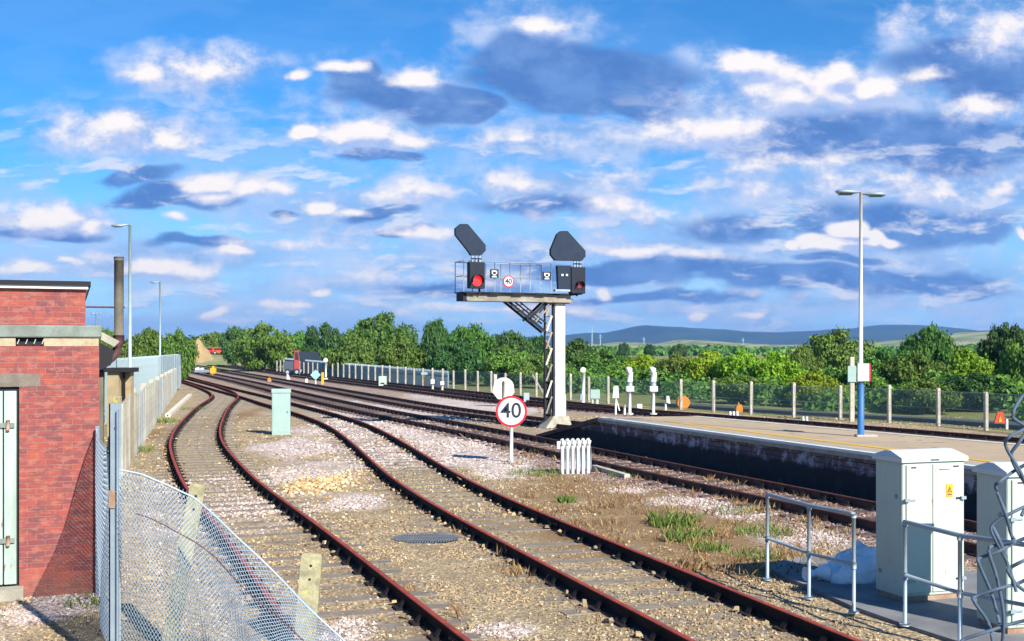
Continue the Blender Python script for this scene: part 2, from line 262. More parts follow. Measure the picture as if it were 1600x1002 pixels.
# ---------------------------------------------------------------- mesh helpers
class MB:
    def __init__(s): s.v = []; s.f = []; s.m = []; s.mats = []; s.sm = []
    def mi(s, m):
        if m not in s.mats: s.mats.append(m)
        return s.mats.index(m)
    def add(s, vs, fs, m, smooth=False):
        k = len(s.v); s.v += [tuple(v) for v in vs]; i = s.mi(m)
        for f in fs: s.f.append(tuple(a+k for a in f)); s.m.append(i); s.sm.append(smooth)
    def box(s, a, b, m, rot=None, org=None, bev=0.):
        x0, y0, z0 = a; x1, y1, z1 = b
        if bev <= 0:
            vs = [Vector(p) for p in ((x0,y0,z0),(x1,y0,z0),(x1,y1,z0),(x0,y1,z0),(x0,y0,z1),(x1,y0,z1),(x1,y1,z1),(x0,y1,z1))]
            fs = [(0,3,2,1),(4,5,6,7),(0,1,5,4),(1,2,6,5),(2,3,7,6),(3,0,4,7)]
        else:
            e = bev; vs = []; ring = lambda q, z: [(x0+q+e*0, y0+q, z), (x1-q, y0+q, z), (x1-q, y1-q, z), (x0+q, y1-q, z)]
            def oct(z, q):   # bevelled plan outline inset by q
                return [(x0+e+q, y0+q, z), (x1-e-q, y0+q, z), (x1-q, y0+e+q, z), (x1-q, y1-e-q, z), (x1-e-q, y1-q, z), (x0+e+q, y1-q, z), (x0+q, y1-e-q, z), (x0+q, y0+e+q, z)]
            for z, q in ((z0, e*.5), (z0+e, 0), (z1-e, 0), (z1, e*.5)): vs += [Vector(p) for p in oct(z, q)]
            fs = [tuple(reversed(range(8))), tuple(range(24, 32))]
            for r in range(3):
                for k in range(8): fs.append((r*8+k, r*8+(k+1) % 8, r*8+8+(k+1) % 8, r*8+8+k))
        if rot is not None: o = Vector(org or (0, 0, 0)); vs = [rot @ (v-o)+o for v in vs]
        s.add(vs, fs, m)
    def tube(s, pts, r, m, n=8, cap=True, smooth=True):
        pts = [Vector(p) for p in pts]; rr = r if isinstance(r, (list, tuple)) else [r]*len(pts); vs = []; fs = []
        up = Vector((0, 0, 1))
        for i, p in enumerate(pts):
            d = (pts[min(i+1, len(pts)-1)]-pts[max(i-1, 0)]).normalized()
            if abs(d.z) > .95: up = Vector((0, 1, 0))
            else: up = Vector((0, 0, 1))
            a = d.cross(up).normalized(); b = a.cross(d)
            for k in range(n): t = 2*math.pi*k/n; vs.append(p+a*math.cos(t)*rr[i]+b*math.sin(t)*rr[i])
        for i in range(len(pts)-1):
            for k in range(n): fs.append((i*n+k, i*n+(k+1) % n, (i+1)*n+(k+1) % n, (i+1)*n+k))
        if cap: fs += [tuple(range(n)), tuple(reversed(range((len(pts)-1)*n, len(pts)*n)))]
        s.add(vs, fs, m, smooth and n > 4)
    def bar(s, a, b, w, h, m, up=(0, 0, 1)):   # rectangular bar from a to b
        a = Vector(a); b = Vector(b); d = (b-a).normalized(); u = Vector(up)
        if abs(d.dot(u)) > .95: u = Vector((0, 1, 0))
        x = d.cross(u).normalized()*w/2; y = x.cross(d).normalized()*h/2
        vs = [a-x-y, a+x-y, a+x+y, a-x+y, b-x-y, b+x-y, b+x+y, b-x+y]
        s.add(vs, [(0,1,2,3),(7,6,5,4),(0,4,5,1),(1,5,6,2),(2,6,7,3),(3,7,4,0)], m)
    def prism(s, poly, y0, y1, m, m2=None):    # polygon in xz extruded along y
        n = len(poly); vs = [(x, y0, z) for x, z in poly]+[(x, y1, z) for x, z in poly]
        s.add(vs, [tuple(range(n)), tuple(reversed(range(n, 2*n)))], m)
        s.add(vs, [(k, k+n, (k+1) % n+n, (k+1) % n) for k in range(n)], m2 or m)
    def disc(s, c, r, y0, y1, m, n=32):
        s.prism([(c[0]+r*math.cos(2*math.pi*k/n), c[1]+r*math.sin(2*math.pi*k/n)) for k in range(n)], y0, y1, m)
    def build(s, name, parent=None, loc=None, rz=None):
        me = bpy.data.meshes.new(name); me.from_pydata(s.v, [], s.f)
        for m in s.mats: me.materials.append(MATS[m])
        me.polygons.foreach_set('material_index', s.m); me.polygons.foreach_set('use_smooth', s.sm); me.update()
        o = bpy.data.objects.new(name, me); COL.objects.link(o)
        if parent: o.parent = parent
        if loc is not None: o.location = loc
        if rz is not None: o.rotation_euler.z = rz
        return o
def tag(o, label, cat, group=None, kind=None):
    if label: o['label'] = label
    if cat: o['category'] = cat
    if group: o['group'] = group
    if kind: o['kind'] = kind
    return o
def thing(name, label, cat, loc=(0, 0, 0), rz=0., group=None):
    o = bpy.data.objects.new(name, None); COL.objects.link(o); o.location = loc; o.rotation_euler = (0, 0, rz); o.empty_display_size = .3
    return tag(o, label, cat, group)
def copy_tree(o, parent=None):
    c = o.copy(); COL.objects.link(c); c.parent = parent
    for ch in list(o.children): copy_tree(ch, c)
    return c
def fast(name, V, Fc, mname, parent=None, smooth=False, uv=None):
    V = np.asarray(V, np.float32).reshape(-1, 3); Fc = np.asarray(Fc, np.int32); k = Fc.shape[1]
    me = bpy.data.meshes.new(name); me.vertices.add(len(V)); me.vertices.foreach_set('co', V.ravel())
    me.loops.add(Fc.size); me.loops.foreach_set('vertex_index', Fc.ravel()); me.polygons.add(len(Fc))
    me.polygons.foreach_set('loop_start', np.arange(0, Fc.size, k, dtype=np.int32)); me.polygons.foreach_set('loop_total', np.full(len(Fc), k, np.int32))
    me.polygons.foreach_set('use_smooth', np.full(len(Fc), smooth)); me.materials.append(MATS[mname] if isinstance(mname, str) else mname); me.update(calc_edges=True); me.validate()
    if uv is not None:
        l = me.uv_layers.new(name='UVMap'); l.data.foreach_set('uv', np.asarray(uv, np.float32)[Fc.ravel()].ravel())
    o = bpy.data.objects.new(name, me); COL.objects.link(o); o.parent = parent; return o
def text_mesh(txt, size, m, name='lettering', parent=None, bold=.0):
    cu = bpy.data.curves.new(name, 'FONT'); cu.body = txt; cu.size = size; cu.align_x = 'CENTER'; cu.align_y = 'CENTER'; cu.extrude = .002; cu.offset = bold
    to = bpy.data.objects.new(name+'_curve', cu); COL.objects.link(to); dg = bpy.context.evaluated_depsgraph_get()
    me = bpy.data.meshes.new_from_object(to.evaluated_get(dg)); bpy.data.objects.remove(to); me.name = name
    me.materials.clear(); me.materials.append(MATS[m]); me.transform(Matrix.Rotation(R(90), 4, 'X'))
    o = bpy.data.objects.new(name, me); COL.objects.link(o); o.parent = parent; return o

# ---------------------------------------------------------------- paths
def resample(pts, step=.7, smooth=3.):
    p = np.array([(q[0], q[1]) for q in pts], float)
    # catmull rom
    q = []; e = np.vstack([2*p[0]-p[1], p, 2*p[-1]-p[-2]])
    for i in range(1, len(e)-2):
        for t in np.linspace(0, 1, 24, endpoint=False):
            a, b, c, d = e[i-1], e[i], e[i+1], e[i+2]
            q.append(.5*((2*b)+(-a+c)*t+(2*a-5*b+4*c-d)*t*t+(-a+3*b-3*c+d)*t**3))
    q.append(p[-1]); q = np.array(q)
    def rs(q, st):
        s = np.concatenate([[0], np.cumsum(np.hypot(*np.diff(q, axis=0).T))]); n = max(2, int(s[-1]/st)+1); ss = np.linspace(0, s[-1], n)
        return np.stack([np.interp(ss, s, q[:, 0]), np.interp(ss, s, q[:, 1])], 1)
    q = rs(q, .35); k = int(smooth/.35)
    if k > 1:
        pad = np.vstack([q[0]-(q[1]-q[0])*np.arange(k*3, 0, -1)[:, None], q, q[-1]+(q[-1]-q[-2])*np.arange(1, k*3+1)[:, None]])
        w = np.exp(-.5*(np.arange(-k*3, k*3+1)/k)**2); w /= w.sum()
        q = np.stack([np.convolve(pad[:, j], w, 'valid') for j in (0, 1)], 1)
    return rs(q, step)
def offset(q, d):       # to the right of travel for +d
    t = np.gradient(q, axis=0); t /= np.linalg.norm(t, axis=1)[:, None]; return q+np.stack([t[:, 1], -t[:, 0]], 1)*d
def extend(pts, m0=0, m1=0):
    pts = [np.array((p[0], p[1]), float) for p in pts]
    if m0: d = pts[0]-pts[1]; pts.insert(0, pts[0]+d/np.linalg.norm(d)*m0)
    if m1: d = pts[-1]-pts[-2]; pts.append(pts[-1]+d/np.linalg.norm(d)*m1)
    return pts
RZ = .17
def rails_px(l): return [G(x, y, RZ) for x, y in l]
# near -> far
S1R = extend(rails_px([(731,1001),(655,944),(598,894.6),(541,853),(502,822),(464,795.5),(426,769),(400,751),(373,721),(350,697),(343,678),(346,659),(358,634),(372,616),(340,603),(305,594)]), 6, 20)
S2R = extend(rails_px([(1350,1002),(1240,956),(1115,912),(990,859),(865,809),(800,782),(731,750),(693,729),(640,696),(575,662),(510,642),(453,628),(420,619),(364,606),(312,593),(285,585)]), 7, 40)
M3L = extend(rails_px([(1370,815),(1150,766),(1000,735),(900,713),(796,689),(700,669),(640,657),(560,641),(455,617.5),(400,603.5),(350,591.5),(310,583)]), 12, 60)
M4C = extend(rails_px([(835,655),(770,647.5),(700,638.5),(640,629),(560,615),(480,601),(400,587),(340,577)]), 0, 60)
M4C = [np.array((17.6, 13.2)), np.array((13.0, 22.3)), np.array((8.6, 31.)), np.array((5.1, 38.))]+M4C
M5C = extend(rails_px([(1600,688),(1400,671.5),(1250,659.5),(1100,648),(1000,641),(920,635.5),(840,629.5),(770,623),(700,614.5),(640,607),(560,598),(480,588),(400,577.5),(340,571)]), 12, 60)
M6C = extend(rails_px([(980,639),(920,632.5),(840,624.5),(770,616),(700,609),(640,602.5),(560,594),(480,585),(400,575.5)]), 0, 60)
GA = 1.505
def rail_mesh(q, mside, mtop):
    prof = [(-.062, .02), (-.062, .03), (-.012, .045), (-.012, .125), (-.033, .135), (-.035, .163), (-.028, .17), (.028, .17), (.035, .163), (.033, .135), (.012, .125), (.012, .045), (.062, .03), (.062, .02)]
    t = np.gradient(q, axis=0); t /= np.linalg.norm(t, axis=1)[:, None]; nrm = np.stack([t[:, 1], -t[:, 0]], 1); n = len(prof); mb = MB(); vs = []
    for i in range(len(q)):
        for a, z in prof: vs.append((q[i, 0]+nrm[i, 0]*a, q[i, 1]+nrm[i, 1]*a, z))
    side = []; top = []
    for i in range(len(q)-1):
        for k in range(n-1):
            f = (i*n+k, (i+1)*n+k, (i+1)*n+k+1, i*n+k+1); (top if k in (5, 6, 7) else side).append(f)
    mb.add(vs, side, mside); mb.add(vs, top, mtop)
    mb.add(vs, [tuple(reversed(range(n))), tuple(range((len(q)-1)*n, len(q)*n))], mside); return mb
def sleeper_mb(mb, c, d, mt, L=2.5, w=.25, z1=.022, tilt=0.):
    d = Vector((d[0], d[1], 0)).normalized(); x = Vector((d.y, -d.x, 0)); c = Vector((c[0], c[1], 0)); L += random.uniform(-.06, .06)
    j = lambda: random.uniform(-.012, .012)
    a = c-x*L/2+d*j(); b = c+x*L/2+d*j(); zt = z1+random.uniform(-.008, .006)
    mb.bar(a+Vector((0, 0, zt-.06)), b+Vector((0, 0, zt-.06+j()*.5)), w+j(), .12, mt)
    for sgn in (-1, 1):      # rail chairs with their keys
        p = c+x*sgn*GA/2
        mb.bar(p-x*.17+Vector((0, 0, zt+.010)), p+x*.17+Vector((0, 0, zt+.010)), .19, .026, 'rust_with_shade')
        for s2 in (-1, 1):
            mb.bar(p+x*s2*.10+Vector((0, 0, zt+.02)), p+x*s2*.045+Vector((0, 0, zt+.085)), .09, .035, 'rust_with_shade')
def track(label, cpath, mt, mside, mtop, z1=.022, far_clip=95., near=5., step_s=.72, w=.25, vis=None, group=None):
    root = thing('railway_track', label, 'railway track', (float(cpath[0][0]), float(cpath[0][1]), 0)); inv = Vector((-cpath[0][0], -cpath[0][1], 0))
    for s_ in (-1, 1):
        o = rail_mesh(offset(cpath, s_*GA/2), mside, mtop).build('rail', root); o.location = inv
    s = np.concatenate([[0], np.cumsum(np.hypot(*np.diff(cpath, axis=0).T))]); ss = np.arange(.3, s[-1], step_s)
    for s_ in (-1, 1):
        jq = offset(cpath, s_*GA/2)
        for d in np.arange(6.3, s[-1], 9.1):
            x = np.interp(d, s, jq[:, 0]); y = np.interp(d, s, jq[:, 1])
            if y < near or y > 70: continue
            x2 = np.interp(d+.2, s, jq[:, 0])-x; y2 = np.interp(d+.2, s, jq[:, 1])-y; k = math.hypot(x2, y2); x2 /= k; y2 /= k; fb = MB()
            for sg in (-1, 1):
                o2 = Vector((y2, -x2, 0))*sg*.026; a0 = Vector((x-x2*.23, y-y2*.23, .085))+o2; a1 = Vector((x+x2*.23, y+y2*.23, .085))+o2; fb.bar(a0, a1, .018, .075, 'rust_with_shade')
                for bb in (-.17, -.06, .06, .17): p0 = Vector((x+x2*bb, y+y2*bb, .085))+o2; fb.tube([p0, p0+o2.normalized()*.028], .013, 'rust_cap', 6)
            o = fb.build('joint_bar', root); o.location = inv
    X = np.interp(ss, s, cpath[:, 0]); Y = np.interp(ss, s, cpath[:, 1]); tx = np.gradient(X); ty = np.gradient(Y)
    rest = MB(); cnt = 0; one = None
    for x, y, a, b in zip(X, Y, tx, ty):
        if y < near or y > 170: continue
        if vis and not vis(x, y): continue
        if cnt < 90 and y < far_clip:
            m = MB(); ca = (a/ math.hypot(a, b), b/math.hypot(a, b)); sleeper_mb(m, (0, 0), ca, mt, w=w, z1=z1); o = m.build('sleeper', root); o.location = inv+Vector((x, y, 0)); cnt += 1
        else: sleeper_mb(rest, (x, y), (a, b), mt, w=w, z1=z1)
    if rest.v: o = rest.build('sleeper_row', root); o.location = inv; o['kind'] = 'stuff'
    return root
s1 = offset(resample(S1R, .7, 2.5), -GA/2); s2 = offset(resample(S2R, .7, 2.5), -GA/2); m3 = offset(resample(M3L, 1., 4), GA/2)
m4 = resample(M4C, 1., 5); m5 = resample(M5C, 1., 5); m6 = resample(M6C, 1., 5)

# ---------------------------------------------------------------- setting: ground, slabs, hills
def fbm(x, y, sc_, seed=0):
    r = np.random.default_rng(seed); out = np.zeros_like(x, dtype=float); amp = 1.; tot = 0
    for o in range(4):
        g = r.random((64, 64)); fx = x/sc_*2**o+17.3*seed; fy = y/sc_*2**o+5.1*seed
        ix = np.floor(fx).astype(int); iy = np.floor(fy).astype(int); tx = fx-ix; ty = fy-iy; tx = tx*tx*(3-2*tx); ty = ty*ty*(3-2*ty)
        a = g[ix % 64, iy % 64]; b = g[(ix+1) % 64, iy % 64]; c = g[ix % 64, (iy+1) % 64]; d = g[(ix+1) % 64, (iy+1) % 64]
        out += amp*((a*(1-tx)+b*tx)*(1-ty)+(c*(1-tx)+d*tx)*ty); tot += amp; amp *= .5
    return out/tot
def dist_path(x, y, q):
    q = q[::2]; best = np.full(x.shape, 1e9)
    for i in range(len(q)-1):
        a = q[i]; d = q[i+1]-a; L2 = d@d; t = np.clip(((x-a[0])*d[0]+(y-a[1])*d[1])/L2, 0, 1)
        best = np.minimum(best, np.hypot(x-a[0]-t*d[0], y-a[1]-t*d[1]))
    return best
def blob(x, y, px, py, rx, ry):       # patch given by where it lies in the survey photo
    c = G(px, py); a = G(px+rx, py); b = G(px, py-ry); return np.exp(-(((x-c.x)/(a.x-c.x))**2+((y-c.y)/(b.y-c.y))**2))
def zones(x, y):
    nz = fbm(x, y, 2.5, 3)-.5; n2 = fbm(x, y, .7, 5)-.5
    pink = np.zeros_like(x, dtype=float)
    for b in ((640, 650, 130, 40), (560, 660, 80, 28), (480, 700, 60, 22), (700, 700, 80, 26), (780, 730, 60, 18), (560, 785, 60, 14), (455, 690, 50, 20), (1060, 785, 90, 14), (1150, 800, 80, 12), (980, 765, 50, 9), (1260, 840, 90, 20), (780, 985, 70, 14), (70, 960, 90, 50), (540, 990, 60, 30), (660, 640, 200, 20)):
        pink = np.maximum(pink, blob(x, y, *b))
    pink = np.clip((pink+nz*.9+n2*.4-.38)*3.2, 0, 1)
    dm = np.minimum(np.minimum(dist_path(x, y, m3), dist_path(x, y, m4)), np.minimum(dist_path(x, y, m5), dist_path(x, y, m6)))
    bal = np.clip((2.3-dm+nz*1.5)/.8, 0, 1)
    return pink, bal, dm
def weedy(x, y):
    w = np.zeros_like(x, dtype=float)
    for b in ((1000, 800, 260, 50), (900, 740, 150, 40), (1180, 870, 160, 40), (860, 775, 120, 30), (240, 680, 40, 60), (1080, 770, 260, 24)): w = np.maximum(w, blob(x, y, *b))
    return np.clip((w+(fbm(x, y, 1.1, 31)-.5)*1.3-.30)*2.2, 0, 1)
def axis(dense0, dense1, step, far0, far1):
    a = list(np.arange(dense0, dense1+1e-6, step)); s = step; b = dense1
    while b < far1: s *= 1.25; b += s; a.append(min(b, far1))
    s = step; b = dense0; pre = []
    while b > far0: s *= 1.25; b -= s; pre.append(max(b, far0))
    return np.array(pre[::-1]+a)
def ground():
    gx = axis(-22, 17, .18, -4400, 4400); gy = axis(9, 55, .22, -40, 4900)
    X, Y = np.meshgrid(gx, gy); near = (np.abs(X) < 40) & (Y < 140)
    pink, bal, dm = zones(X, Y)
    Z = (fbm(X, Y, 1.6, 9)-.5)*.055*near
    d12 = np.minimum(dist_path(X, Y, s1), dist_path(X, Y, s2)); dall = np.minimum(d12, dm)
    Z = np.where(dall < 1.5, Z*.25-.005, Z)
    V = np.stack([X, Y, Z], -1).reshape(-1, 3); nx = len(gx); ny = len(gy)
    I = np.arange(nx*ny).reshape(ny, nx); Fc = np.stack([I[:-1, :-1], I[:-1, 1:], I[1:, 1:], I[1:, :-1]], -1).reshape(-1, 4)
    m = bpy.data.materials.new('ground'); m.use_nodes = True; t = NT(m.node_tree); m.node_tree.nodes.clear()
    tc = t.n('ShaderNodeTexCoord'); v = tc.outputs['Object']
    at = lambda n: t.n('ShaderNodeAttribute', attribute_name=n).outputs['Fac']
    n1 = t.noise(v, 1.1, 6, .6); n2 = t.noise(v, 14, 5, .7); vo = t.n('ShaderNodeTexVoronoi'); vo.inputs['Scale'].default_value = 24; t.l(v, vo.inputs['Vector'])
    cell = t.n('ShaderNodeSeparateColor'); t.l(vo.outputs['Color'], cell.inputs[0]); cv = cell.outputs[0]
    tan = t.ramp(cv, [(0, (.20, .15, .095)), (.5, (.345, .26, .16)), (.85, (.48, .37, .22)), (1, (.62, .49, .30))])
    tan = t.mix(t.sm(n1, .45, .62, 0, .75), tan, c4((.245, .19, .12)))
    tan = t.mix(t.sm(n2, .5, .68, 0, .6), tan, c4((.40, .30, .17)))
    pk = t.ramp(cv, [(0, (.28, .21, .18)), (.5, (.50, .40, .345)), (1, (.76, .68, .61))])
    bl = t.ramp(cv, [(0, (.13, .085, .07)), (.5, (.27, .19, .155)), (1, (.52, .42, .36))])
    tan = t.mix(t.math('MULTIPLY', at('weed'), t.sm(n2, .35, .55, .5, .95)), tan, t.mix(n1, c4((.17, .085, .045)), c4((.30, .20, .09))))
    c = t.mix(t.math('MULTIPLY', at('rail'), t.sm(n2, .3, .6, .35, .8)), tan, c4((.13, .07, .045))); c = t.mix(at('bal'), c, bl); c = t.mix(at('pink'), c, pk)
    gr = t.mix(t.noise(v, .35, 4, .6), c4((.10, .14, .035)), c4((.34, .31, .12)))
    c = t.mix(at('grass'), c, gr)
    b = t.n('ShaderNodeBsdfPrincipled'); t.l(c, b.inputs['Base Color']); b.inputs['Roughness'].default_value = .95; b.inputs['Specular IOR Level'].default_value = .1
    bn = t.n('ShaderNodeBump'); bn.inputs['Strength'].default_value = .7; bn.inputs['Distance'].default_value = .02; t.l(t.math('ADD', vo.outputs['Distance'], n2), bn.inputs['Height']); t.l(bn.outputs[0], b.inputs['Normal'])
    o = t.n('ShaderNodeOutputMaterial'); t.l(b.outputs[0], o.inputs[0])
    go = fast('ground', V, Fc, m); go['kind'] = 'structure'
    # grass beyond the far fence and left of the paling fence
    fx = np.interp(Y, FEN[:, 1], FEN[:, 0]); lx = np.interp(Y, [20, 28, 100, 200], [-8, -9.9, -30, -60])
    gr_ = np.clip((X-fx+.6)/1.2, 0, 1); gr_ = np.maximum(gr_, np.clip((lx-X)/2, 0, 1)*(Y > 22)); gr_ = np.where((Y > 150), 1, gr_)
    for nme, arr in (('pink', pink), ('bal', bal*(Y < 190)), ('grass', gr_), ('weed', weedy(X, Y)), ('rail', np.clip(1.2-np.abs(d12-GA/2)/.22, 0, 1))):
        a = go.data.attributes.new(nme, 'FLOAT', 'POINT'); a.data.foreach_set('value', arr.astype(np.float32).ravel())
# far boundary fence line (near -> far)
FENP = [G(x, y) for x, y in ((1600,677),(1550,671),(1400,660),(1290,655),(1110,645),(1000,636),(900,626),(800,617),(700,608),(600,598),(500,588),(430,581))]
FEN = resample(extend(FENP, 14, 0), 1., 4)[::1]
ORD = np.argsort(FEN[:, 1]); FEN = FEN[ORD]
ground()
mat('mound_ochre', (.40, .27, .12), .95, (.28, .2, .1), .3, .8)
def sheet(name, poly, z, m, th=None):
    mb = MB(); n = len(poly)
    if th: mb.add([(x, y, z-th) for x, y in poly]+[(x, y, z) for x, y in poly], [tuple(range(n, 2*n)), tuple(reversed(range(n)))]+[(k, (k+1) % n, (k+1) % n+n, k+n) for k in range(n)], m)
    else: mb.add([(x, y, z) for x, y in poly], [tuple(range(n))], m)
    o = mb.build(name); o['kind'] = 'structure'; return o
g2 = lambda x, y, z=0: tuple(G(x, y, z)[:2])
sheet('path', [g2(1185, 887), g2(1285, 872), (5.0, 15.6), (8.5, 13.5), (8.5, 6.), (5.6, 8.2), (4.85, 10.4), g2(1420, 985), g2(1330, 953)], .05, 'slab', .1)
# road strip beyond the fence, far right
mat('asphalt', (.10, .105, .115), .9, (.07, .07, .08), 1, .7)
A = [(p[0]+1.6, p[1]+.8) for p in FEN if p[1] < 60]; B = [(p[0]+3.6, p[1]+1.9) for p in FEN if p[1] < 60]
sheet('road', A+B[::-1], .035, 'asphalt')
sheet('kerb', A+[(a[0]-.5, a[1]-.25) for a in A][::-1], .16, 'asphalt', .3)
def hills():
    def ridge(prof, Y, depth, col, col2, name, back):
        n = len(prof); xs = np.linspace(prof[0][0], prof[-1][0], 260); ys = np.interp(xs, [p[0] for p in prof], [p[1] for p in prof])
        ys = ys-(fbm(xs, xs*0, 14, 4)-.5)*3.5*(1 if Y > 2000 else 1.6)
        V = []; rows = 10
        for j in range(rows):
            t = j/(rows-1); yy = Y-depth*(1-t); k = math.sin(t*math.pi/2)
            for x, y in zip(xs, ys):
                z = max(0, (HY-y)/F*Y+CZ); V.append(((x-800)/F*(Y), yy+ (fbm(np.array([x]), np.array([t*100.]), 40, 2)[0]-.5)*depth*.15, -1+(z+1)*k))
        for x, y in zip(xs, ys): V.append(((x-800)/F*Y, Y+back, -1))
        m = len(xs); Fc = [(j*m+i, j*m+i+1, (j+1)*m+i+1, (j+1)*m+i) for j in range(rows) for i in range(m-1)]
        mt = mat(name+'_mat', col, .95, col2, .006 if Y > 2000 else .02, .9)
        o = fast('hills', V, Fc, name+'_mat', smooth=True); o['kind'] = 'structure'
    ridge([(500,545),(880,524),(905,521),(945,520),(975,514),(1000,509),(1030,511),(1080,514),(1110,514),(1140,518),(1200,520),(1260,518),(1330,513),(1360,509),(1410,508),(1440,513),(1500,518),(1600,517),(1900,530),(2300,545)], 4200, 1200, (.02, .045, .05), (.05, .08, .06), 'far_ridge', 500)
    ridge([(700,545),(900,540),(960,535),(1010,538),(1060,532),(1120,535),(1180,539),(1300,541),(1420,530),(1500,520),(1560,521),(1700,530),(2200,545)], 1600, 500, (.40, .36, .15), (.12, .18, .05), 'near_field', 200)
hills()
# tracks
track('foreground siding with rusty red rails curving past the fallen fence', s1, 'old_timber', 'rust_with_shade', 'rust_red', z1=.010, near=8.5)
track('middle siding with rusty red rails running past the round 40 sign', s2, 'old_timber', 'rust_with_shade', 'rust_red', z1=.002, near=8.5)
track('main line track beside the dark face of the platform', m3, 'dark_timber', 'rust_main', 'rust_main', near=12)
track('track passing behind the signal gantry and the far side of the platform', m4, 'dark_timber', 'rust_main', 'rust_main', near=38)
track('outermost track along the foot of the chain-link fence', m5, 'dark_timber', 'rust_main', 'rust_main', near=28)
track('short track joining the outermost one behind the signal gantry', m6, 'dark_timber', 'rust_main', 'rust_main', near=45)

# ---------------------------------------------------------------- stones, weeds
def stones(name, pts, size, mname, lab, cat):
    n = len(pts); base = np.array([(-1,-1,-.8),(1,-1,-.8),(1,1,-.8),(-1,1,-.8),(-.7,-.7,.8),(.7,-.7,.8),(.7,.7,.8),(-.7,.7,.8)])*.5
    s = size*rng.uniform(.6, 1.35, (n, 1, 1)); asp = rng.uniform(.6, 1.25, (n, 1, 3)); asp[:, :, 2] *= .75
    V = base[None]*asp*s*(1+rng.uniform(-.28, .28, (n, 8, 3)))
    a = rng.uniform(0, 6.28, n); b = rng.uniform(-.5, .5, n); ca, sa, cb, sb = np.cos(a), np.sin(a), np.cos(b), np.sin(b)
    x = V[..., 0]*cb[:, None]+V[..., 2]*sb[:, None]; z = -V[..., 0]*sb[:, None]+V[..., 2]*cb[:, None]
    X = x*ca[:, None]-V[..., 1]*sa[:, None]; Yv = x*sa[:, None]+V[..., 1]*ca[:, None]
    V = np.stack([X, Yv, z], -1)+pts[:, None, :]
    f = np.array([(0,3,2,1),(4,5,6,7),(0,1,5,4),(1,2,6,5),(2,3,7,6),(3,0,4,7)]); Fc = (np.arange(n)[:, None, None]*8+f[None]).reshape(-1, 4)
    o = fast(name, V.reshape(-1, 3), Fc, mname); return tag(o, lab, cat, kind='stuff')
PLX = (G(940, 652, .95), G(1370, 708, .95))
pe_n = np.array([PLX[0].x, PLX[0].y]); pe_d = np.array([PLX[1].x-PLX[0].x, PLX[1].y-PLX[0].y]); pe_d /= np.linalg.norm(pe_d)
def scatter(n, y0, y1):
    Y = y0+(y1-y0)*np.sqrt(rng.random(n)*(1-(y0/y1)**2)+(y0/y1)**2) if False else np.sqrt(rng.random(n)*(y1**2-y0**2)+y0**2)
    X = (rng.random(n)*1.0-.5)*.96*Y
    # right of platform edge / on path / in building removed
    side = (X-pe_n[0])*(-pe_d[1])+(Y-pe_n[1])*pe_d[0]     # >0 : platform side
    keep = ~((side > -.25) & (Y < 42))
    keep &= ~((X < -5.0+(14.-Y)*.36) & (Y > 13.9+(X+5)*.34) & (Y < 21))
    slab = (X > 3.4+(15.2-Y)*.17+(Y < 12.6)*(12.6-Y)*.22) & (side < 0) & (Y < 15.6)
    keep &= ~slab
    for q in (s1, s2, m3):
        d = dist_path(X, Y, q); keep &= ~(np.abs(d-GA/2) < .055)
    return X[keep], Y[keep]
PT = {'tan': [], 'pink': [], 'brown': []}
for n, y0, y1, sz in ((110000, 10.3, 17, .025), (75000, 17, 28, .036), (34000, 28, 50, .06)):
    X, Y = scatter(n, y0, y1); pink, bal, dm = zones(X, Y); d1 = np.minimum(dist_path(X, Y, s1), dist_path(X, Y, s2))
    dens = fbm(X, Y, 1.3, 21); u = rng.random(len(X))
    keepd = np.where(d1 < 1.25, .12+.4*np.clip((dens-.5)*5, 0, 1), .18+.6*np.clip((dens-.45)*5, 0, 1)); keepd = keepd*(1-.65*weedy(X, Y)); keepd = np.maximum(keepd, pink); keepd = np.maximum(keepd, bal*.85)
    k = u < keepd; X, Y, pink, bal = X[k], Y[k], pink[k], bal[k]; r = rng.random(len(X)); kind = np.where(r < pink, 1, np.where(rng.random(len(X)) < bal, 2, 0))
    for i, key in enumerate(('tan', 'pink', 'brown')):
        q = kind == i; PT[key].append((np.stack([X[q], Y[q], rng.uniform(-.010, .010, q.sum())], 1), sz))
for key, lab, nm in (('tan', 'loose tan and ochre gravel strewn between the sidings', 'gravel'), ('pink', 'pale pinkish white ballast lying in drifts', 'ballast'), ('brown', 'rusty brown ballast along the main line', 'ballast')):
    P3 = np.concatenate([p for p, s in PT[key]]); S3 = np.concatenate([np.full(len(p), s) for p, s in PT[key]])[:, None, None]
    stones(nm, P3, S3, 'stone_'+key, lab, 'gravel' if key == 'tan' else 'ballast')
c = G(500, 757); n = 520; rr = np.abs(rng.normal(0, .6, n)); aa = rng.uniform(0, 6.28, n)
stones('yellow_gravel', np.stack([c.x+rr*np.cos(aa)*.75, c.y+rr*np.sin(aa)*2.1, .05*np.exp(-rr*2)+rng.uniform(0, .02, n)], 1), .075, 'stone_yellow', 'low heap of bright ochre chippings between the two sidings', 'gravel heap')
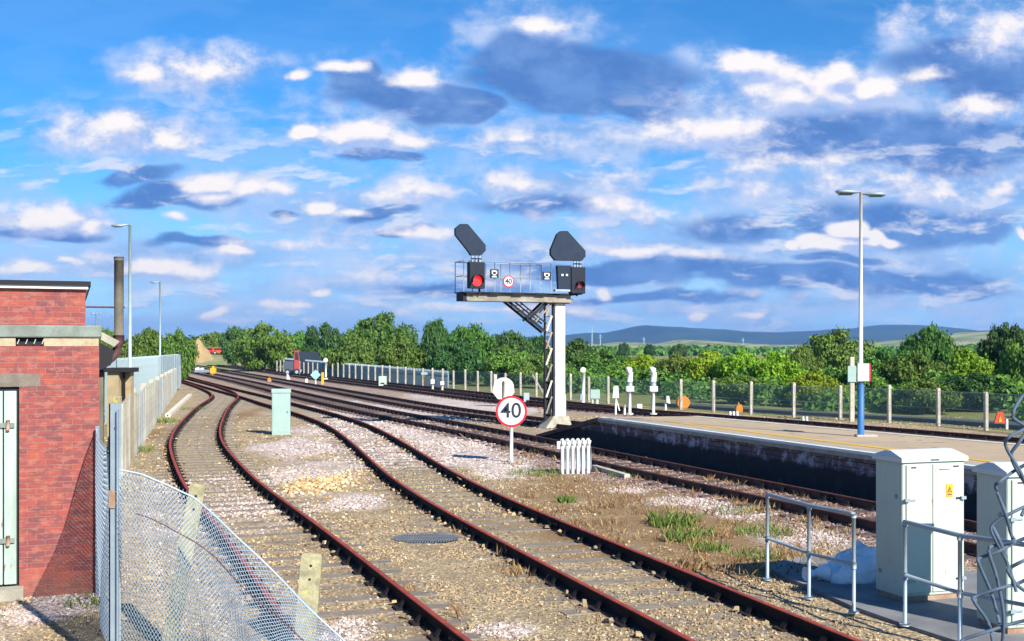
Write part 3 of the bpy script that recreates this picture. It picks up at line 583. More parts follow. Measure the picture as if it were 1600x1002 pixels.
def blades(name, cl_, mname, lab):
    Vs = []
    for cx, cy, r, h, n in cl_:
        a = rng.uniform(0, 6.28, n); q = r*np.sqrt(rng.random(n)); x = cx+q*np.cos(a); y = cy+q*np.sin(a); hh = h*rng.uniform(.35, 1.1, n); w = .006+hh*.03
        b = rng.uniform(0, 6.28, n); le = rng.normal(0, .45, (n, 2))*hh[:, None]; dx, dy = np.cos(b)*w, np.sin(b)*w
        Vs.append(np.stack([np.stack([x-dx, y-dy, np.zeros(n)], 1), np.stack([x+dx, y+dy, np.zeros(n)], 1), np.stack([x+le[:, 0]*.5+dx*.7, y+le[:, 1]*.5+dy*.7, hh*.65], 1), np.stack([x+le[:, 0], y+le[:, 1], hh], 1)], 1))
    V = np.concatenate(Vs); Fc = np.arange(len(V)*4).reshape(-1, 4); o = fast(name, V.reshape(-1, 3), Fc, mname); tag(o, lab, 'weeds', kind='stuff')
gl = [(*g2(1052, 822), .38, .24, 260), (*g2(1058, 845), .25, .2, 180), (*g2(1090, 838), .35, .16, 110), (*g2(835, 742), .7, .16, 170), (*g2(885, 785), .2, .16, 160), (*g2(1110, 860), .3, .15, 160), (*g2(1180, 870), .4, .12, 160), (*g2(1150, 800), .5, .12, 120), (*g2(300, 640), .7, .15, 200), (*g2(250, 660), .8, .22, 260), (*g2(215, 705), .5, .2, 200), (*g2(140, 945), .3, .12, 60), (*g2(1190, 835), .5, .16, 200), (*g2(975, 745), .4, .12, 120)]
blades('grass', gl, 'blade_green', 'green grass tufts growing in the gravel')
dl = []
for i in range(430):
    x = random.uniform(790, 1330); y = random.uniform(700, 900); gx_, gy_ = g2(x, y)
    if abs(dist_path(np.array([gx_]), np.array([gy_]), s2)[0]) < .9: continue
    dl.append((gx_, gy_, .22, random.uniform(.05, .15), 22))
for q, o_ in ((s1, -1.2), (s1, 1.), (s2, -1.), (s2, 1.), (m3, -1.), (m3, 0), (m3, 1.1)):
    qq = offset(q, o_)
    for p in qq:
        if p[1] < 40 and random.random() < .45: dl.append((p[0]+random.uniform(-.2, .2), p[1], .12, random.uniform(.06, .2), 7))
blades('dry_weeds', dl, 'blade_dry', 'dry brown weeds growing along the tracks')

ps = []
for q, hi in ((s1, 34), (s2, 40)):
    for side in (-1, 1):
        e = offset(q, side*GA/2-.14); 
        for p in e:
            if 10 < p[1] < hi and random.random() < .85: ps.append((p[0]+random.uniform(-.05, .05), p[1]+random.uniform(-.12, .12), random.uniform(.02, .05)))
            if 10 < p[1] < hi and random.random() < .5: ps.append((p[0]+random.uniform(-.12, .03), p[1]+random.uniform(-.3, .3), .015))
stones('ballast', np.array(ps), .058, 'stone_tan', 'larger pale stones lodged against the siding rails', 'ballast')

# ---------------------------------------------------------------- platform
TA = R(20.9)
def platform():
    a = Vector((pe_n[0], pe_n[1], 0)); d = Vector((pe_d[0], pe_d[1], 0)); far0 = G(1100, 651, .95); far1 = G(1600, 694, .95); fd = Vector((far1.x-far0.x, far1.y-far0.y, 0)).normalized()
    H = .95; L = 22.
    e0 = a; e1 = a+d*L; b0 = Vector((far0.x, far0.y, 0))-fd*(far0.y-a.y)/fd.y*1.0; b0 = Vector((far0.x+fd.x*(a.y-far0.y+.6)/fd.y, a.y+.6, 0)); b1 = b0+fd*26
    tip = a-d*4.9; tb = tip+Vector((.9, .5, 0))
    root = thing('railway_platform', 'island platform with white edges, yellow line and dark stone side wall', 'platform', a)
    o = lambda v, z: (v.x-a.x, v.y-a.y, z)
    n = Vector((-d.y, d.x, 0))*-1      # towards the track side
    if n.x > 0: n = -n
    fn = Vector((fd.y, -fd.x, 0)); fn = fn if fn.x > 0 else -fn
    # local frame wall object rotated so that y runs along the wall
    wl = MB(); ang = math.atan2(d.y, d.x)+math.pi/2      # local -y -> d
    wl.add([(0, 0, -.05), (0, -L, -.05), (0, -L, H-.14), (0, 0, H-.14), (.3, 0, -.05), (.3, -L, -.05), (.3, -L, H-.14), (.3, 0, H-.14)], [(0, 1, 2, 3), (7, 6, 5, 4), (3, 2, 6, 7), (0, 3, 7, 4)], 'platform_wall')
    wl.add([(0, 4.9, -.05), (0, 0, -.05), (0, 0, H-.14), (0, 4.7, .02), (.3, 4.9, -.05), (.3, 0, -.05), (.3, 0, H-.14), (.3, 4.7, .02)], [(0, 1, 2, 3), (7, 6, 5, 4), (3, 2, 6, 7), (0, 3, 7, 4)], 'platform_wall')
    w = wl.build('wall', root); w.rotation_euler.z = ang
    mat('platform_top', (.47, .35, .215), .9, (.37, .285, .19), .7, .8, .3, 50, spots=((.22, .19, .16), 2.5, .64))
    tp = MB(); e0i = e0-n*.35; e1i = e1-n*.35
    tp.add([o(e0i, H-.004), o(e1i, H-.004), o(b1, H-.004), o(b0, H-.004)], [(0, 1, 2, 3)], 'platform_top')
    tp.add([o(e0i, H-.004), o(b0, H-.004), o(tb, .05), o(tip-n*.35, .05)], [(0, 1, 2, 3)], 'platform_top'); tp.build('surface', root)
    cp = MB()
    def strip(p, q, r_, s_, z0, z1, m):
        cp.add([o(p, z0), o(q, z0), o(r_, z0), o(s_, z0), o(p, z1), o(q, z1), o(r_, z1), o(s_, z1)], [(4, 5, 6, 7), (3, 2, 1, 0), (0, 1, 5, 4), (1, 2, 6, 5), (2, 3, 7, 6), (3, 0, 4, 7)], m)
    strip(e0+n*.12, e1+n*.12, e1i, e0i, H-.14, H, 'concrete'); cp.build('coping', root)
    cp = MB(); strip(e0+n*.125, e1+n*.125, e1-n*.03, e0-n*.03, H-.05, H+.006, 'white_paint'); cp.build('edge_line', root)
    cp = MB(); k0 = e0-n*.72+d*2.5; strip(k0, e1-n*.72, e1-n*.90, k0-n*.18, H-.01, H+.004, 'yellow_paint'); cp.build('yellow_line', root)
    cp = MB(); strip(b0-fn*.35, b1-fn*.35, b1, b0, H-.3, H+.004, 'concrete_pale'); cp.build('coping', root)
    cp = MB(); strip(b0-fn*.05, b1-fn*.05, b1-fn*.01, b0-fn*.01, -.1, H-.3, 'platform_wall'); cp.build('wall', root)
    cp = MB()   # sloping kerb of the ramp
    t0 = tip+n*.1; cp.add([o(e0+n*.12, H-.14), o(e0-n*.35, H-.14), o(tip-n*.35, .0), o(t0, .0), o(e0+n*.12, H), o(e0-n*.35, H), o(tip-n*.35, .1), o(t0, .1)], [(4, 5, 6, 7), (3, 2, 1, 0), (0, 1, 5, 4), (1, 2, 6, 5), (2, 3, 7, 6), (3, 0, 4, 7)], 'dark_timber'); cp.build('ramp_kerb', root)
platform()

# ---------------------------------------------------------------- brick building
mat('frieze_paint', (.48, .40, .26), .8, (.32, .25, .16), 5, .8, .2, 30)
mat('lintel_stone', (.23, .19, .15), .9, (.15, .12, .10), 5, .8, .4, 40)
def building():
    c = Vector((-5.0, 13.95, 0)); root = thing('brick_building', 'small red brick railway building with flat roofs and a pale green door', 'building', c, R(21))
    b = MB(); b.box((-.89, 0, -.1), (0, 6, 2.98), 'brick'); b.box((-5, 0, -.1), (-2.06, 6, 2.98), 'brick'); b.box((-2.06, 0, 2.65), (-.89, 6, 2.98), 'brick'); b.box((-2.06, .3, -.1), (-.89, 6, 2.65), 'brick'); b.build('wall', root)
    b = MB(); b.box((-5, .32, 3.24), (-.15, 5.6, 3.68), 'brick'); b.build('upper_wall', root)
    b = MB(); b.box((-5.2, .26, 3.68), (-.12, 5.7, 3.72), 'white_paint'); b.build('fascia', root)
    b = MB(); b.box((-5.25, .235, 3.72), (-.09, 5.8, 3.775), 'bitumen'); b.build('upper_roof', root)
    b = MB(); b.box((-5.1, -.03, 3.085), (.03, 6.1, 3.23), 'concrete_green', bev=.015); b.build('roof', root)
    b = MB()
    b.box((-5, -.004, 2.98), (-.93, 5.9, 3.075), 'frieze_paint'); b.box((-.62, -.004, 2.98), (-.004, 5.9, 3.075), 'frieze_paint'); b.box((-.93, .05, 2.98), (-.62, 5.9, 3.075), 'bitumen')
    b.build('frieze', root)
    b = MB()
    for k in range(4): b.bar((-.91+.09*k, -.002, 3.005), (-.91+.09*k+.02, -.002, 3.06), .018, .01, 'concrete_pale')
    b.build('air_vent', root)
    b = MB(); b.box((-2.3, -.004, 2.50), (-.66, .25, 2.66), 'lintel_stone'); b.build('lintel', root)
    b = MB(); b.box((-2.2, -.16, -.1), (-.84, .1, .14), 'concrete'); b.build('doorstep', root)
    b = MB(); b.box((-2.06, .04, .14), (-.895, .12, 2.5), 'bitumen'); fr = b.build('door_frame', root)
    d = MB()
    for k, (x0, x1) in enumerate(((-2.03, -1.71), (-1.705, -1.40), (-1.395, -1.07), (-1.055, -.92))): d.box((x0, -.005-.004*(k % 2), .17), (x1, .035, 2.45), 'door_paint', bev=.006)
    dr = d.build('door', root)
    for z in (.66, 2.02):
        d = MB(); d.box((-2.0, -.035, z), (-.94, -.012, z+.055), 'concrete_green'); d.tube([(-1.01, -.04, z-.03), (-1.01, -.04, z+.09)], .022, 'rust_cap'); d.build('hinge', dr)
    # overflow piece and flue on the side wall
    b = MB(); b.prism([(.02, 3.06), (.02, 3.16), (.24, 3.04), (.18, 2.97)], .1, .4, 'concrete'); b.prism([(.0, 2.68), (.0, 3.03), (.18, 2.93), (.14, 2.75)], .12, .42, 'bitumen'); b.build('bracket_and_shadow', root)  # black prism added as the triangular shadow below the bracket
    fl = thing('flue_pipe', 'tall weathered flue pipe rising beside the brick building', 'pipe', c-Vector((.05, .02, 0)), R(21))
    b = MB(); b.tube([(.30, .5, 3.05), (.30, .5, 4.10)], .058, 'flue', 16); b.tube([(.30, .5, 4.06), (.30, .5, 4.105)], .062, 'flue', 16); b.build('stack', fl)
    b = MB(); b.tube([(.30, .5, 3.12), (.30, .5, 3.02), (.285, .49, 2.93), (.2, .44, 2.84), (.10, .36, 2.75), (.07, .34, 2.66), (.07, .34, 2.2), (.07, .34, 0)], [.066, .066, .066, .064, .06, .055, .05, .05], 'iron', 14); b.build('elbow', fl)
    b = MB(); b.tube([(-.2, .5, 3.47), (.37, .5, 3.47)], .011, 'iron', 8); b.build('stay_rod', fl)
    b = MB(); b.box((.0, .05, 0.1), (.05, .10, 2.6), 'flue'); b.build('conduit', root)
building()

# ---------------------------------------------------------------- fences
def wires(surf, U, V_, pitch, r, m, mb=None, n=3, jit=0.):
    mb = mb or MB(); h = pitch/2
    k0 = int(-V_/h)-1; k1 = int((U+V_)/h)+1
    for s_ in (1, -1):
        for k in range(k0, k1+1, 2):
            pts = []
            for j in range(int(V_/h)+1):
                v = j*h; u = k*h+(v if s_ > 0 else (V_-v))
                if -1e-6 <= u <= U+1e-6: pts.append(surf(u/U, v/V_)+Vector((0, (.004 if (j+(s_ > 0)) % 2 else -.004), 0)))
            if len(pts) > 1: mb.tube(pts, r, m, n, cap=False, smooth=False)
    return mb
def lerp(a, b, t): return a+(b-a)*t
def curve_pts(pts, t):
    s = t*(len(pts)-1); i = min(int(s), len(pts)-2); return pts[i].lerp(pts[i+1], s-i)
def near_fence():
    pt = P(180, 640, 10.5); root = thing('collapsed_fence', 'collapsed chain-link fence sagging from a tall galvanised post by the brick building', 'fence', (pt.x, pt.y, 0)); inv = Vector((-pt.x, -pt.y, 0))
    b = MB(); b.box((-.055, -.006, -.1), (.055, .006, 2.45), 'galv'); b.box((-.055, -.006, -.1), (-.043, .06, 2.45), 'galv'); b.box((.03, -.05, -.1), (.042, -.006, 2.40), 'galv')
    b.tube([(.02, -.03, 2.24), (.02, .03, 2.24)], .014, 'iron', 8); b.build('post', root)
    b = MB(); b.box((-.05, -.02, 1.5), (.015, -.012, 1.66), 'rust_cap'); b.build('rust_patch_plate', root)
    # panel to the building corner
    A0 = Vector((pt.x-.04, pt.y, 0)); B0 = Vector((-4.98, 13.85, 0))
    def s1f(u, v): p = A0.lerp(B0, u); top = lerp(2.02, 1.98, u)-.10*math.sin(u*math.pi); p = p+Vector((.03*math.sin(u*9+v*3), 0, v*top)); return p
    b = wires(s1f, (B0-A0).length, 1.95, .055, .0026, 'galv_wire'); b.tube([s1f(k/10, 1) for k in range(11)], .006, 'galv_wire', 5); o = b.build('mesh_panel', root); o.location = inv
    b = MB(); b.box((B0.x-.02, B0.y-.02, 0), (B0.x+.02, B0.y+.02, 2.02), 'galv'); o = b.build('corner_post', root); o.location = inv
    # sagging part
    top = [P(188, 733, 10.5), P(230, 742, 10.5), P(270, 757, 10.6), P(310, 778, 10.65), P(350, 812, 10.6), P(400, 862, 10.5), P(450, 915, 10.4), P(490, 957, 10.3), P(540, 1008, 10.2), P(580, 1045, 10.1)]
    bot = [Vector((-3.6, 10.45, 0)), Vector((-3.3, 10.3, 0)), Vector((-3., 10.15, 0)), Vector((-2.75, 10.1, 0)), Vector((-2.5, 9.95, 0)), Vector((-2.3, 9.75, 0)), Vector((-2.0, 9.6, 0)), Vector((-1.8, 9.55, 0)), Vector((-1.5, 9.5, 0)), Vector((-1.25, 9.45, 0))]
    def s2f(u, v):
        t = curve_pts(top, u); q = curve_pts(bot, u); p = q.lerp(t, v)
        p = p+Vector((.05*math.sin(v*4+u*3), -.10*math.sin(v*math.pi)*(.4+u)+.05*math.sin(u*23+v*6)*(1-v*.6), 0)); return p
    b = wires(s2f, 3.3, 1.7, .048, .0037, 'galv_wire')
    b.tube([s2f(k/60, 1) for k in range(61)], .010, 'galv_wire', 6)
    for k in range(66): # selvedge barbs
        p = s2f(k/66, 1); b.tube([p, p+Vector((.006, 0, .03))], .003, 'galv_wire', 3)
    o = b.build('fallen_mesh', root); o.location = inv
    # two wire strands still strung along it
    b = MB(); b.tube([s2f(.08+.9*k/20, .80-.1*k/20) for k in range(21)], .006, 'iron', 5); o = b.build('line_wire', root); o.location = inv
near_fence()
def stub(loc, top, w, th, label, rz=.2):
    b = MB(); a = Vector(loc); t = Vector(top); d = (t-a).normalized(); x = Vector((math.cos(rz), math.sin(rz), 0)); y = d.cross(x).normalized(); x = y.cross(d)
    pr = []
    for p, s_ in ((a, 1.0), (t-d*.03, 1.0), (t, .82)):
        pr += [p-x*w/2*s_-y*th/2*s_, p+x*w/2*s_-y*th/2*s_, p+x*w/2*s_+y*th/2*s_, p-x*w/2*s_+y*th/2*s_]
    fs = [(3, 2, 1, 0), (8, 9, 10, 11)]+[(r*4+k, r*4+(k+1) % 4, r*4+4+(k+1) % 4, r*4+4+k) for r in (0, 1) for k in range(4)]
    b.add([p-a for p in pr], fs, 'lichen_post')
    L = (t-a).length
    for q in (.25, .12):
        c = (t-a)*(1-q/L*1.0)-y*(-th/2-.001)*-1
        for sg in (-1, 1): cc = (t-a)-d*q+y*sg*th/2; b.tube([cc-y*.004, cc+y*.004], .013, 'bitumen', 8)
    o = b.build('concrete_post', None, loc); tag(o, label, 'post', 'leaning concrete fence posts by the siding')
p = P(262, 1010, 11.2); stub((p.x, 11.2, 0), P(310, 756, 11.35), .15, .12, 'leaning concrete post behind the sagging mesh, nearest the brick building')
p = P(474, 1000, 11.1); stub((p.x, 11.1, -.05), P(488, 865, 11.3), .20, .12, 'short lichen-yellow concrete post with two bolt holes beside the foreground rail', .1)

def far_fence():
    root = thing('chain_link_fence', 'long chain-link fence with pale concrete posts beyond the outermost track', 'fence', (FEN[0][0], FEN[0][1], 0)); inv = Vector((-FEN[0][0], -FEN[0][1], 0))
    s = np.concatenate([[0], np.cumsum(np.hypot(*np.diff(FEN, axis=0).T))]); H = 1.42
    V = []; UV = []; Fc = []
    for i, p in enumerate(FEN): V += [(p[0], p[1], .05), (p[0], p[1], H-.06)]; UV += [(s[i], 0), (s[i], H-.1)]
    for i in range(len(FEN)-1): Fc.append((2*i, 2*i+2, 2*i+3, 2*i+1))
    o = fast('mesh_panel', V, Fc, 'far_link', root, uv=UV); o.location = inv
    def at(d): return np.interp(d, s, FEN[:, 0]), np.interp(d, s, FEN[:, 1])
    pb = MB(); pb.box((-.07, -.06, -.05), (.07, .06, H), 'concrete_pale', bev=.012); pb.prism([(-.07, H), (.07, H), (0, H+.05)], -.06, .06, 'concrete_pale'); m0 = None
    for d in np.arange(1.5, s[-1], 2.35):
        x, y = at(d)
        if m0 is None: o = pb.build('post', root); m0 = o
        else: o = m0.copy(); COL.objects.link(o)
        o.parent = root; o.location = inv+Vector((x, y, 0)); o.rotation_euler.z = .35+random.uniform(-.05, .05); o.scale.z = random.uniform(.94, 1.05)
    b = MB()
    for z in (.1, .7, H-.08): b.tube([(p[0]-.03, p[1]-.03, z) for p in FEN[::3]], .006, 'galv', 4)
    o = b.build('line_wire', root); o.location = inv
    x, y = G(832, 618)[:2]; b = MB(); b.bar((x, y, 1.3), (x+.75, y-.3, .05), .09, .09, 'concrete_pale'); o = b.build('raking_strut', root); o.location = inv
far_fence()

def paling_fence():
    a = Vector((-9.0, 26.6, 0)); b_ = Vector((-27.6, 96, 0)); d = (b_-a); L = d.length; d.normalize(); n = Vector((d.y, -d.x, 0))
    root = thing('paling_fence', 'weathered fence of upright palings receding beside the left siding', 'fence', a)
    k = 0; t = 0.; bundle = MB(); cnt = 0; rand = random.Random(3)
    while t < L:
        w = .13; h = 1.72+rand.uniform(-.07, .07)-.25*t/L; c = d*t; m = ('concrete', 'concrete_pale', 'galv', 'concrete')[rand.randrange(4)]
        p0 = c+n*rand.uniform(-.012, .012)
        if cnt < 96 and t < 40:
            q = MB(); q.bar((0, 0, -.02), (rand.uniform(-.02, .02), 0, h), w*.95, .03, m, up=tuple(n)); o = q.build('pale', root); o.location = p0
            o.rotation_euler.z = 0; cnt += 1
        else: bundle.bar(p0, p0+Vector((0, 0, h)), w*1.6, .03, m, up=tuple(n))
        t += .20 if t < 20 else .32
    o = bundle.build('far_pales', root); o['kind'] = 'stuff'
    q = MB()
    for z in (.35, 1.3): q.bar(Vector((0, 0, z))-n*.04, d*L+Vector((0, 0, z-.1))-n*.04, .05, .09, 'concrete')
    q.build('rail', root)
    t = 0
    while t < L:
        q = MB(); q.box((-.08, -.07, 0), (.10, .07, 1.85-.3*t/L), 'concrete_pale' if t else 'lichen_post', bev=.01); o = q.build('post', root); o.location = d*t-n*.12; t += 6
paling_fence()
def palisade():
    a = Vector((-15.9, 45, 0)); b_ = Vector((-24.6, 85, 0)); d = b_-a; L = d.length; d.normalize(); n = Vector((d.y, -d.x, 0))
    root = thing('palisade_fence', 'tall pale galvanised palisade fence behind the palings near the lamp mast', 'fence', a)
    mat('galv_pale', (.40, .49, .50), .55, (.30, .38, .41), 3, .6, metal=.1)
    t = 0.; cnt = 0; bn = MB()
    while t < L:
        w = .075; z = 2.55; x = d*w/2
        tgt = MB() if cnt < 96 else bn; c = Vector((0, 0, 0)) if cnt < 96 else d*t
        tgt.add([c-x, c+x, c+x+Vector((0, 0, z-.1)), c+Vector((0, 0, z)), c-x+Vector((0, 0, z-.1)), c-x+n*.015, c+x+n*.015, c+x+n*.015+Vector((0, 0, z-.1)), c+n*.015+Vector((0, 0, z)), c-x+n*.015+Vector((0, 0, z-.1))], [(0, 1, 2, 3, 4), (9, 8, 7, 6, 5), (0, 5, 6, 1), (1, 6, 7, 2), (2, 7, 8, 3), (3, 8, 9, 4), (4, 9, 5, 0)], 'galv_pale')
        if cnt < 96: o = tgt.build('pale', root); o.location = d*t
        cnt += 1; t += .24
    o = bn.build('far_pales', root); o['kind'] = 'stuff'
    q = MB(); q.bar(Vector((0, 0, .4))-n*.03, d*L+Vector((0, 0, .4))-n*.03, .04, .06, 'galv_pale'); q.bar(Vector((0, 0, 2.2))-n*.03, d*L+Vector((0, 0, 2.2))-n*.03, .04, .06, 'galv_pale'); q.build('rail', root)
    # solid sheeted length further on
    c = thing('sheet_hoarding', 'pale blue-grey sheeted fence panels at the far end of the palisade', 'fence', (-18.6, 56.5, 0)); k = Vector((-18.6, 56.5, 0)); e = Vector((-24.2, 84, 0)); dd = e-k; q = MB()
    N = 40
    for i in range(N): p0 = dd*(i/N); p1 = dd*((i+1)/N); s_ = .03*(i % 2); q.bar(Vector((s_, 0, 1.3))+p0, Vector((s_, 0, 1.3))+p1, .02, 2.45, 'galv_pale')
    q.build('panel', c)
palisade()

# near torn mesh at the right edge
def torn_mesh():
    Yd = 1.62; root = thing('torn_fence_edge', 'close torn edge of dark chain-link wire at the right edge of the view', 'fence', P(1600, 1002, Yd))
    def W(pts, r=.0025): 
        b.tube([P(x, y, Yd+dy)-root.location for x, y, dy in sm(pts)], r, 'wire_dark', 8, smooth=True)
    def sm(pts):
        q = [Vector((p[0], p[1], p[2] if len(p) > 2 else 0)) for p in pts]; out = []
        for i in range(len(q)-1):
            a = q[max(i-1, 0)]; b1 = q[i]; c = q[i+1]; d = q[min(i+2, len(q)-1)]
            for t in (0, .125, .25, .375, .5, .625, .75, .875): out.append(.5*((2*b1)+(-a+c)*t+(2*a-5*b1+4*c-d)*t*t+(-a+3*b1-3*c+d)*t**3))
        out.append(q[-1]); return [tuple(v) for v in out]
    def zig(pts, a): # sharpened knuckles
        out = []
        for i, p in enumerate(pts): out.append((*p, .45*a*(1 if i % 2 else -1)))
        return out
    b = MB()
    W(zig([(1612,608),(1598,618),(1582,650),(1602,668),(1578,682),(1572,698),(1598,745),(1606,780),(1596,806)], .010))
    W(zig([(1610,722),(1585,736),(1562,753),(1556,762),(1570,800),(1580,835),(1584,846),(1560,852),(1545,860),(1558,905),(1568,960),(1566,1008)], .010))
    W(zig([(1610,838),(1585,848),(1560,862),(1532,872),(1529,880),(1550,930),(1562,975)], .010))
    W(zig([(1608,668),(1592,692),(1580,712),(1592,740),(1606,760)], -.006))
    W(zig([(1610,788),(1580,802),(1550,822),(1556,845),(1574,880),(1588,925)], -.008))
    W(zig([(1612,872),(1596,878),(1578,888),(1576,895),(1590,915),(1612,930)], -.009))
    W(zig([(1610,902),(1590,912),(1560,920),(1525,932),(1522,940),(1545,975),(1552,1010)], .010))
    W(zig([(1610,968),(1580,975),(1540,988),(1505,1000),(1500,1012)], .010))
    W(zig([(1550,823),(1560,842),(1572,872)], -.01), .0030)
    b.build('wire_mesh', root)
torn_mesh()

# ---------------------------------------------------------------- cabinets, railings, bag
def cabinet(loc, rz, label, W_=.86, D=.5, H=1.60):
    r = thing('relay_cabinet', label, 'cabinet', loc, rz, 'pale trackside equipment cabinets'); 
    b = MB(); b.box((0, 0, .06), (W_, D, H), 'cabinet', bev=.012); b.box((.02, .02, 0), (W_-.02, D-.02, .06), 'rust_cap'); b.build('body', r)
    b = MB(); q = [(-.03, H), (-.03, H+.035), (W_/2, 0), ]
    # hipped roof with a low ridge
    e = .03; z0 = H; z1 = H+.05; z2 = H+.12
    vs = [(-e, -e, z0), (W_+e, -e, z0), (W_+e, D+e, z0), (-e, D+e, z0), (-e, -e, z1), (W_+e, -e, z1), (W_+e, D+e, z1), (-e, D+e, z1), (.0, D*.42, z2), (W_, D*.42, z2), (W_, D*.62, z2), (.0, D*.62, z2)]
    b.add(vs, [(3, 2, 1, 0), (0, 1, 5, 4), (1, 2, 6, 5), (2, 3, 7, 6), (3, 0, 4, 7), (4, 5, 9, 8), (5, 6, 10, 9), (6, 7, 11, 10), (7, 4, 8, 11), (8, 9, 10, 11)], 'cabinet_roof')
    rf = b.build('roof', r)
    b = MB(); b.box((W_*.42, -e-.004, z0+.014), (W_*.42+.12, -e-.001, z0+.028), 'bitumen'); b.build('maker_plate', rf)
    mid = W_*.47
    for i, (x0, x1) in enumerate(((.045, mid-.004), (mid+.004, W_-.045))):
        b = MB(); b.box((x0, -.018, .10), (x1, -.002, H-.03), 'cabinet', bev=.005); d = b.build('door', r)
        for z in (.22, H*.72):
            b = MB(); b.box(((x0-.035) if i == 0 else (x1-.03), -.045, z), ((x0+.03) if i == 0 else (x1+.035), -.019, z+.035), 'galv'); b.box(((x0) if i == 0 else (x1-.09), -.03, z+.008), ((x0+.12) if i == 0 else x1, -.019, z+.026), 'galv' if i == 0 else 'bitumen'); b.build('hinge', d)
        b = MB(); b.box((x0+.06 if i == 0 else x1-.13, -.021, H-.07), (x0+.13 if i == 0 else x1-.05, -.0185, H-.055), 'bitumen'); b.build('catch', d)
        if i == 1:
            b = MB(); b.box((x0+.03, -.024, H-.12), (x1-.14, -.0185, H-.065), 'white_paint'); b.box((x0+.07, -.026, H-.098), (x1-.18, -.0245, H-.088), 'sign_black'); b.build('name_label', d)
            cx = (x0+x1)/2+.02; cz = H-.34
            b = MB(); b.box((cx-.045, -.024, cz-.075), (cx+.045, -.0185, cz+.075), 'yellow_paint'); b.prism([(cx-.032, cz-.02), (cx+.032, cz-.02), (cx, cz+.045)], -.0265, -.0245, 'sign_black'); b.prism([(cx-.02, cz-.013), (cx+.02, cz-.013), (cx, cz+.028)], -.0285, -.027, 'yellow_paint')
            b.prism([(cx+.004, cz+.02), (cx-.008, cz+.002), (cx-.001, cz+.002), (cx-.004, cz-.011), (cx+.008, cz+.006), (cx+.001, cz+.006)], -.030, -.029, 'sign_black')
            b.prism([(cx-.03, cz-.05), (cx+.03, cz-.05), (cx+.03, cz-.04), (cx-.03, cz-.04)], -.0265, -.0245, 'sign_black'); b.build('warning_sign', d)
    b = MB(); b.box((-.004, .03, .1), (0.0, D-.03, H-.03), 'cabinet'); b.tube([(-.02, .1, 1.2), (-.004, .1, 1.2)], .025, 'galv', 8); b.tube([(-.02, .4, .3), (-.004, .4, .3)], .025, 'galv', 8); b.build('side_panel', r)
A1 = G(1410, 942, .05); cabinet((A1.x, A1.y, .05), R(18.5), 'pale green equipment cabinet with yellow warning sign, standing clear of the torn mesh')
A2 = G(1574, 992, .05); cabinet((A2.x, A2.y, .05), R(14), 'pale equipment cabinet cut by the right edge, behind the torn wire', .62)
def railing(pts, label, H=1.08, mid=.52, ends=(True, True)):
    a = pts[0]; r = thing('handrail', label, 'railing', a, 0, 'galvanised tubular handrails')
    q = [Vector(p)-a for p in pts]; T = Vector((0, 0, H))
    b = MB(); rp = []
    b.tube([q[0]+T-Vector((0, 0, .03)), q[0]+T, q[0].lerp(q[1], .05)+T]+[p+T for p in q[1:-1]]+([q[-2].lerp(q[-1], .95)+T, q[-1]+T, q[-1]+T-Vector((0, 0, .04))] if ends[1] else [q[-1]+T]), .024, 'galv', 10); b.build('top_rail', r)
    b = MB(); b.tube([p+Vector((0, 0, mid)) for p in q], .020, 'galv', 10); b.build('middle_rail', r)
    for i, p in enumerate(q):
        b = MB(); b.tube([p, p+T], .022, 'galv', 10)
        for z in (mid, H): b.tube([p+Vector((0, 0, z-.045)), p+Vector((0, 0, z+.03 if z == mid else z))], .031, 'galv', 10)
        b.tube([p+Vector((0, 0, -.01)), p+Vector((0, 0, .012))], .06, 'galv', 10); b.build('upright', r)
railing([G(1199, 905, .02), G(1264, 934, .03), G(1334, 956, .05)], 'short handrail of three uprights left of the pale cabinet, in front of the bag')
e1 = G(1414, 976, .05); e2 = G(1500, 1010, .05); e3 = e2+(e2-e1)*1.0+Vector((.35, .1, 0)); railing([e1, e2, e3], 'handrail passing in front of the pale cabinets and running out of view at the right', ends=(True, False))
def bag():
    c = G(1335, 905, .05); b = MB(); n = 26; m = 14; vs = []; fs = []; r_ = random.Random(5)
    for j in range(m+1):
        ph = j/m*math.pi/2*1.0
        for i in range(n):
            t = 2*math.pi*i/n; ri = math.cos(ph)*(1+.10*math.sin(3*t+1)+.06*math.sin(7*t+j*.8)+.07*r_.uniform(-1, 1)); h = .35*(1+.06*r_.uniform(-1, 1))*math.sin(ph)*(1+.25*math.cos(t-.3)+.1*math.sin(5*t+j))
            vs.append((.46*ri*math.cos(t), .30*ri*math.sin(t), max(0, h)+(.0 if j else 0)))
    for j in range(m):
        for i in range(n): fs.append((j*n+i, j*n+(i+1) % n, (j+1)*n+(i+1) % n, (j+1)*n+i))
    fs.append(tuple(reversed(range(n)))); b.add(vs, fs, 'bag', True)
    vs = []; fs = []       # tied neck
    for j, (x, r2) in enumerate(((-.40, .13), (-.50, .075), (-.56, .045), (-.62, .07), (-.68, .10))):
        for i in range(10): t = 2*math.pi*i/10; vs.append((x, r2*math.cos(t)*(1+.15*math.sin(3*t+j)), .10+r2*.9*math.sin(t)))
    for j in range(4):
        for i in range(10): fs.append((j*10+i, j*10+(i+1) % 10, (j+1)*10+(i+1) % 10, (j+1)*10+i))
    b.add(vs, fs, 'bag', True); o = b.build('sack', None, c, .25); tag(o, 'pale blue-white plastic sack slumped against the pale cabinet', 'sack')
bag()

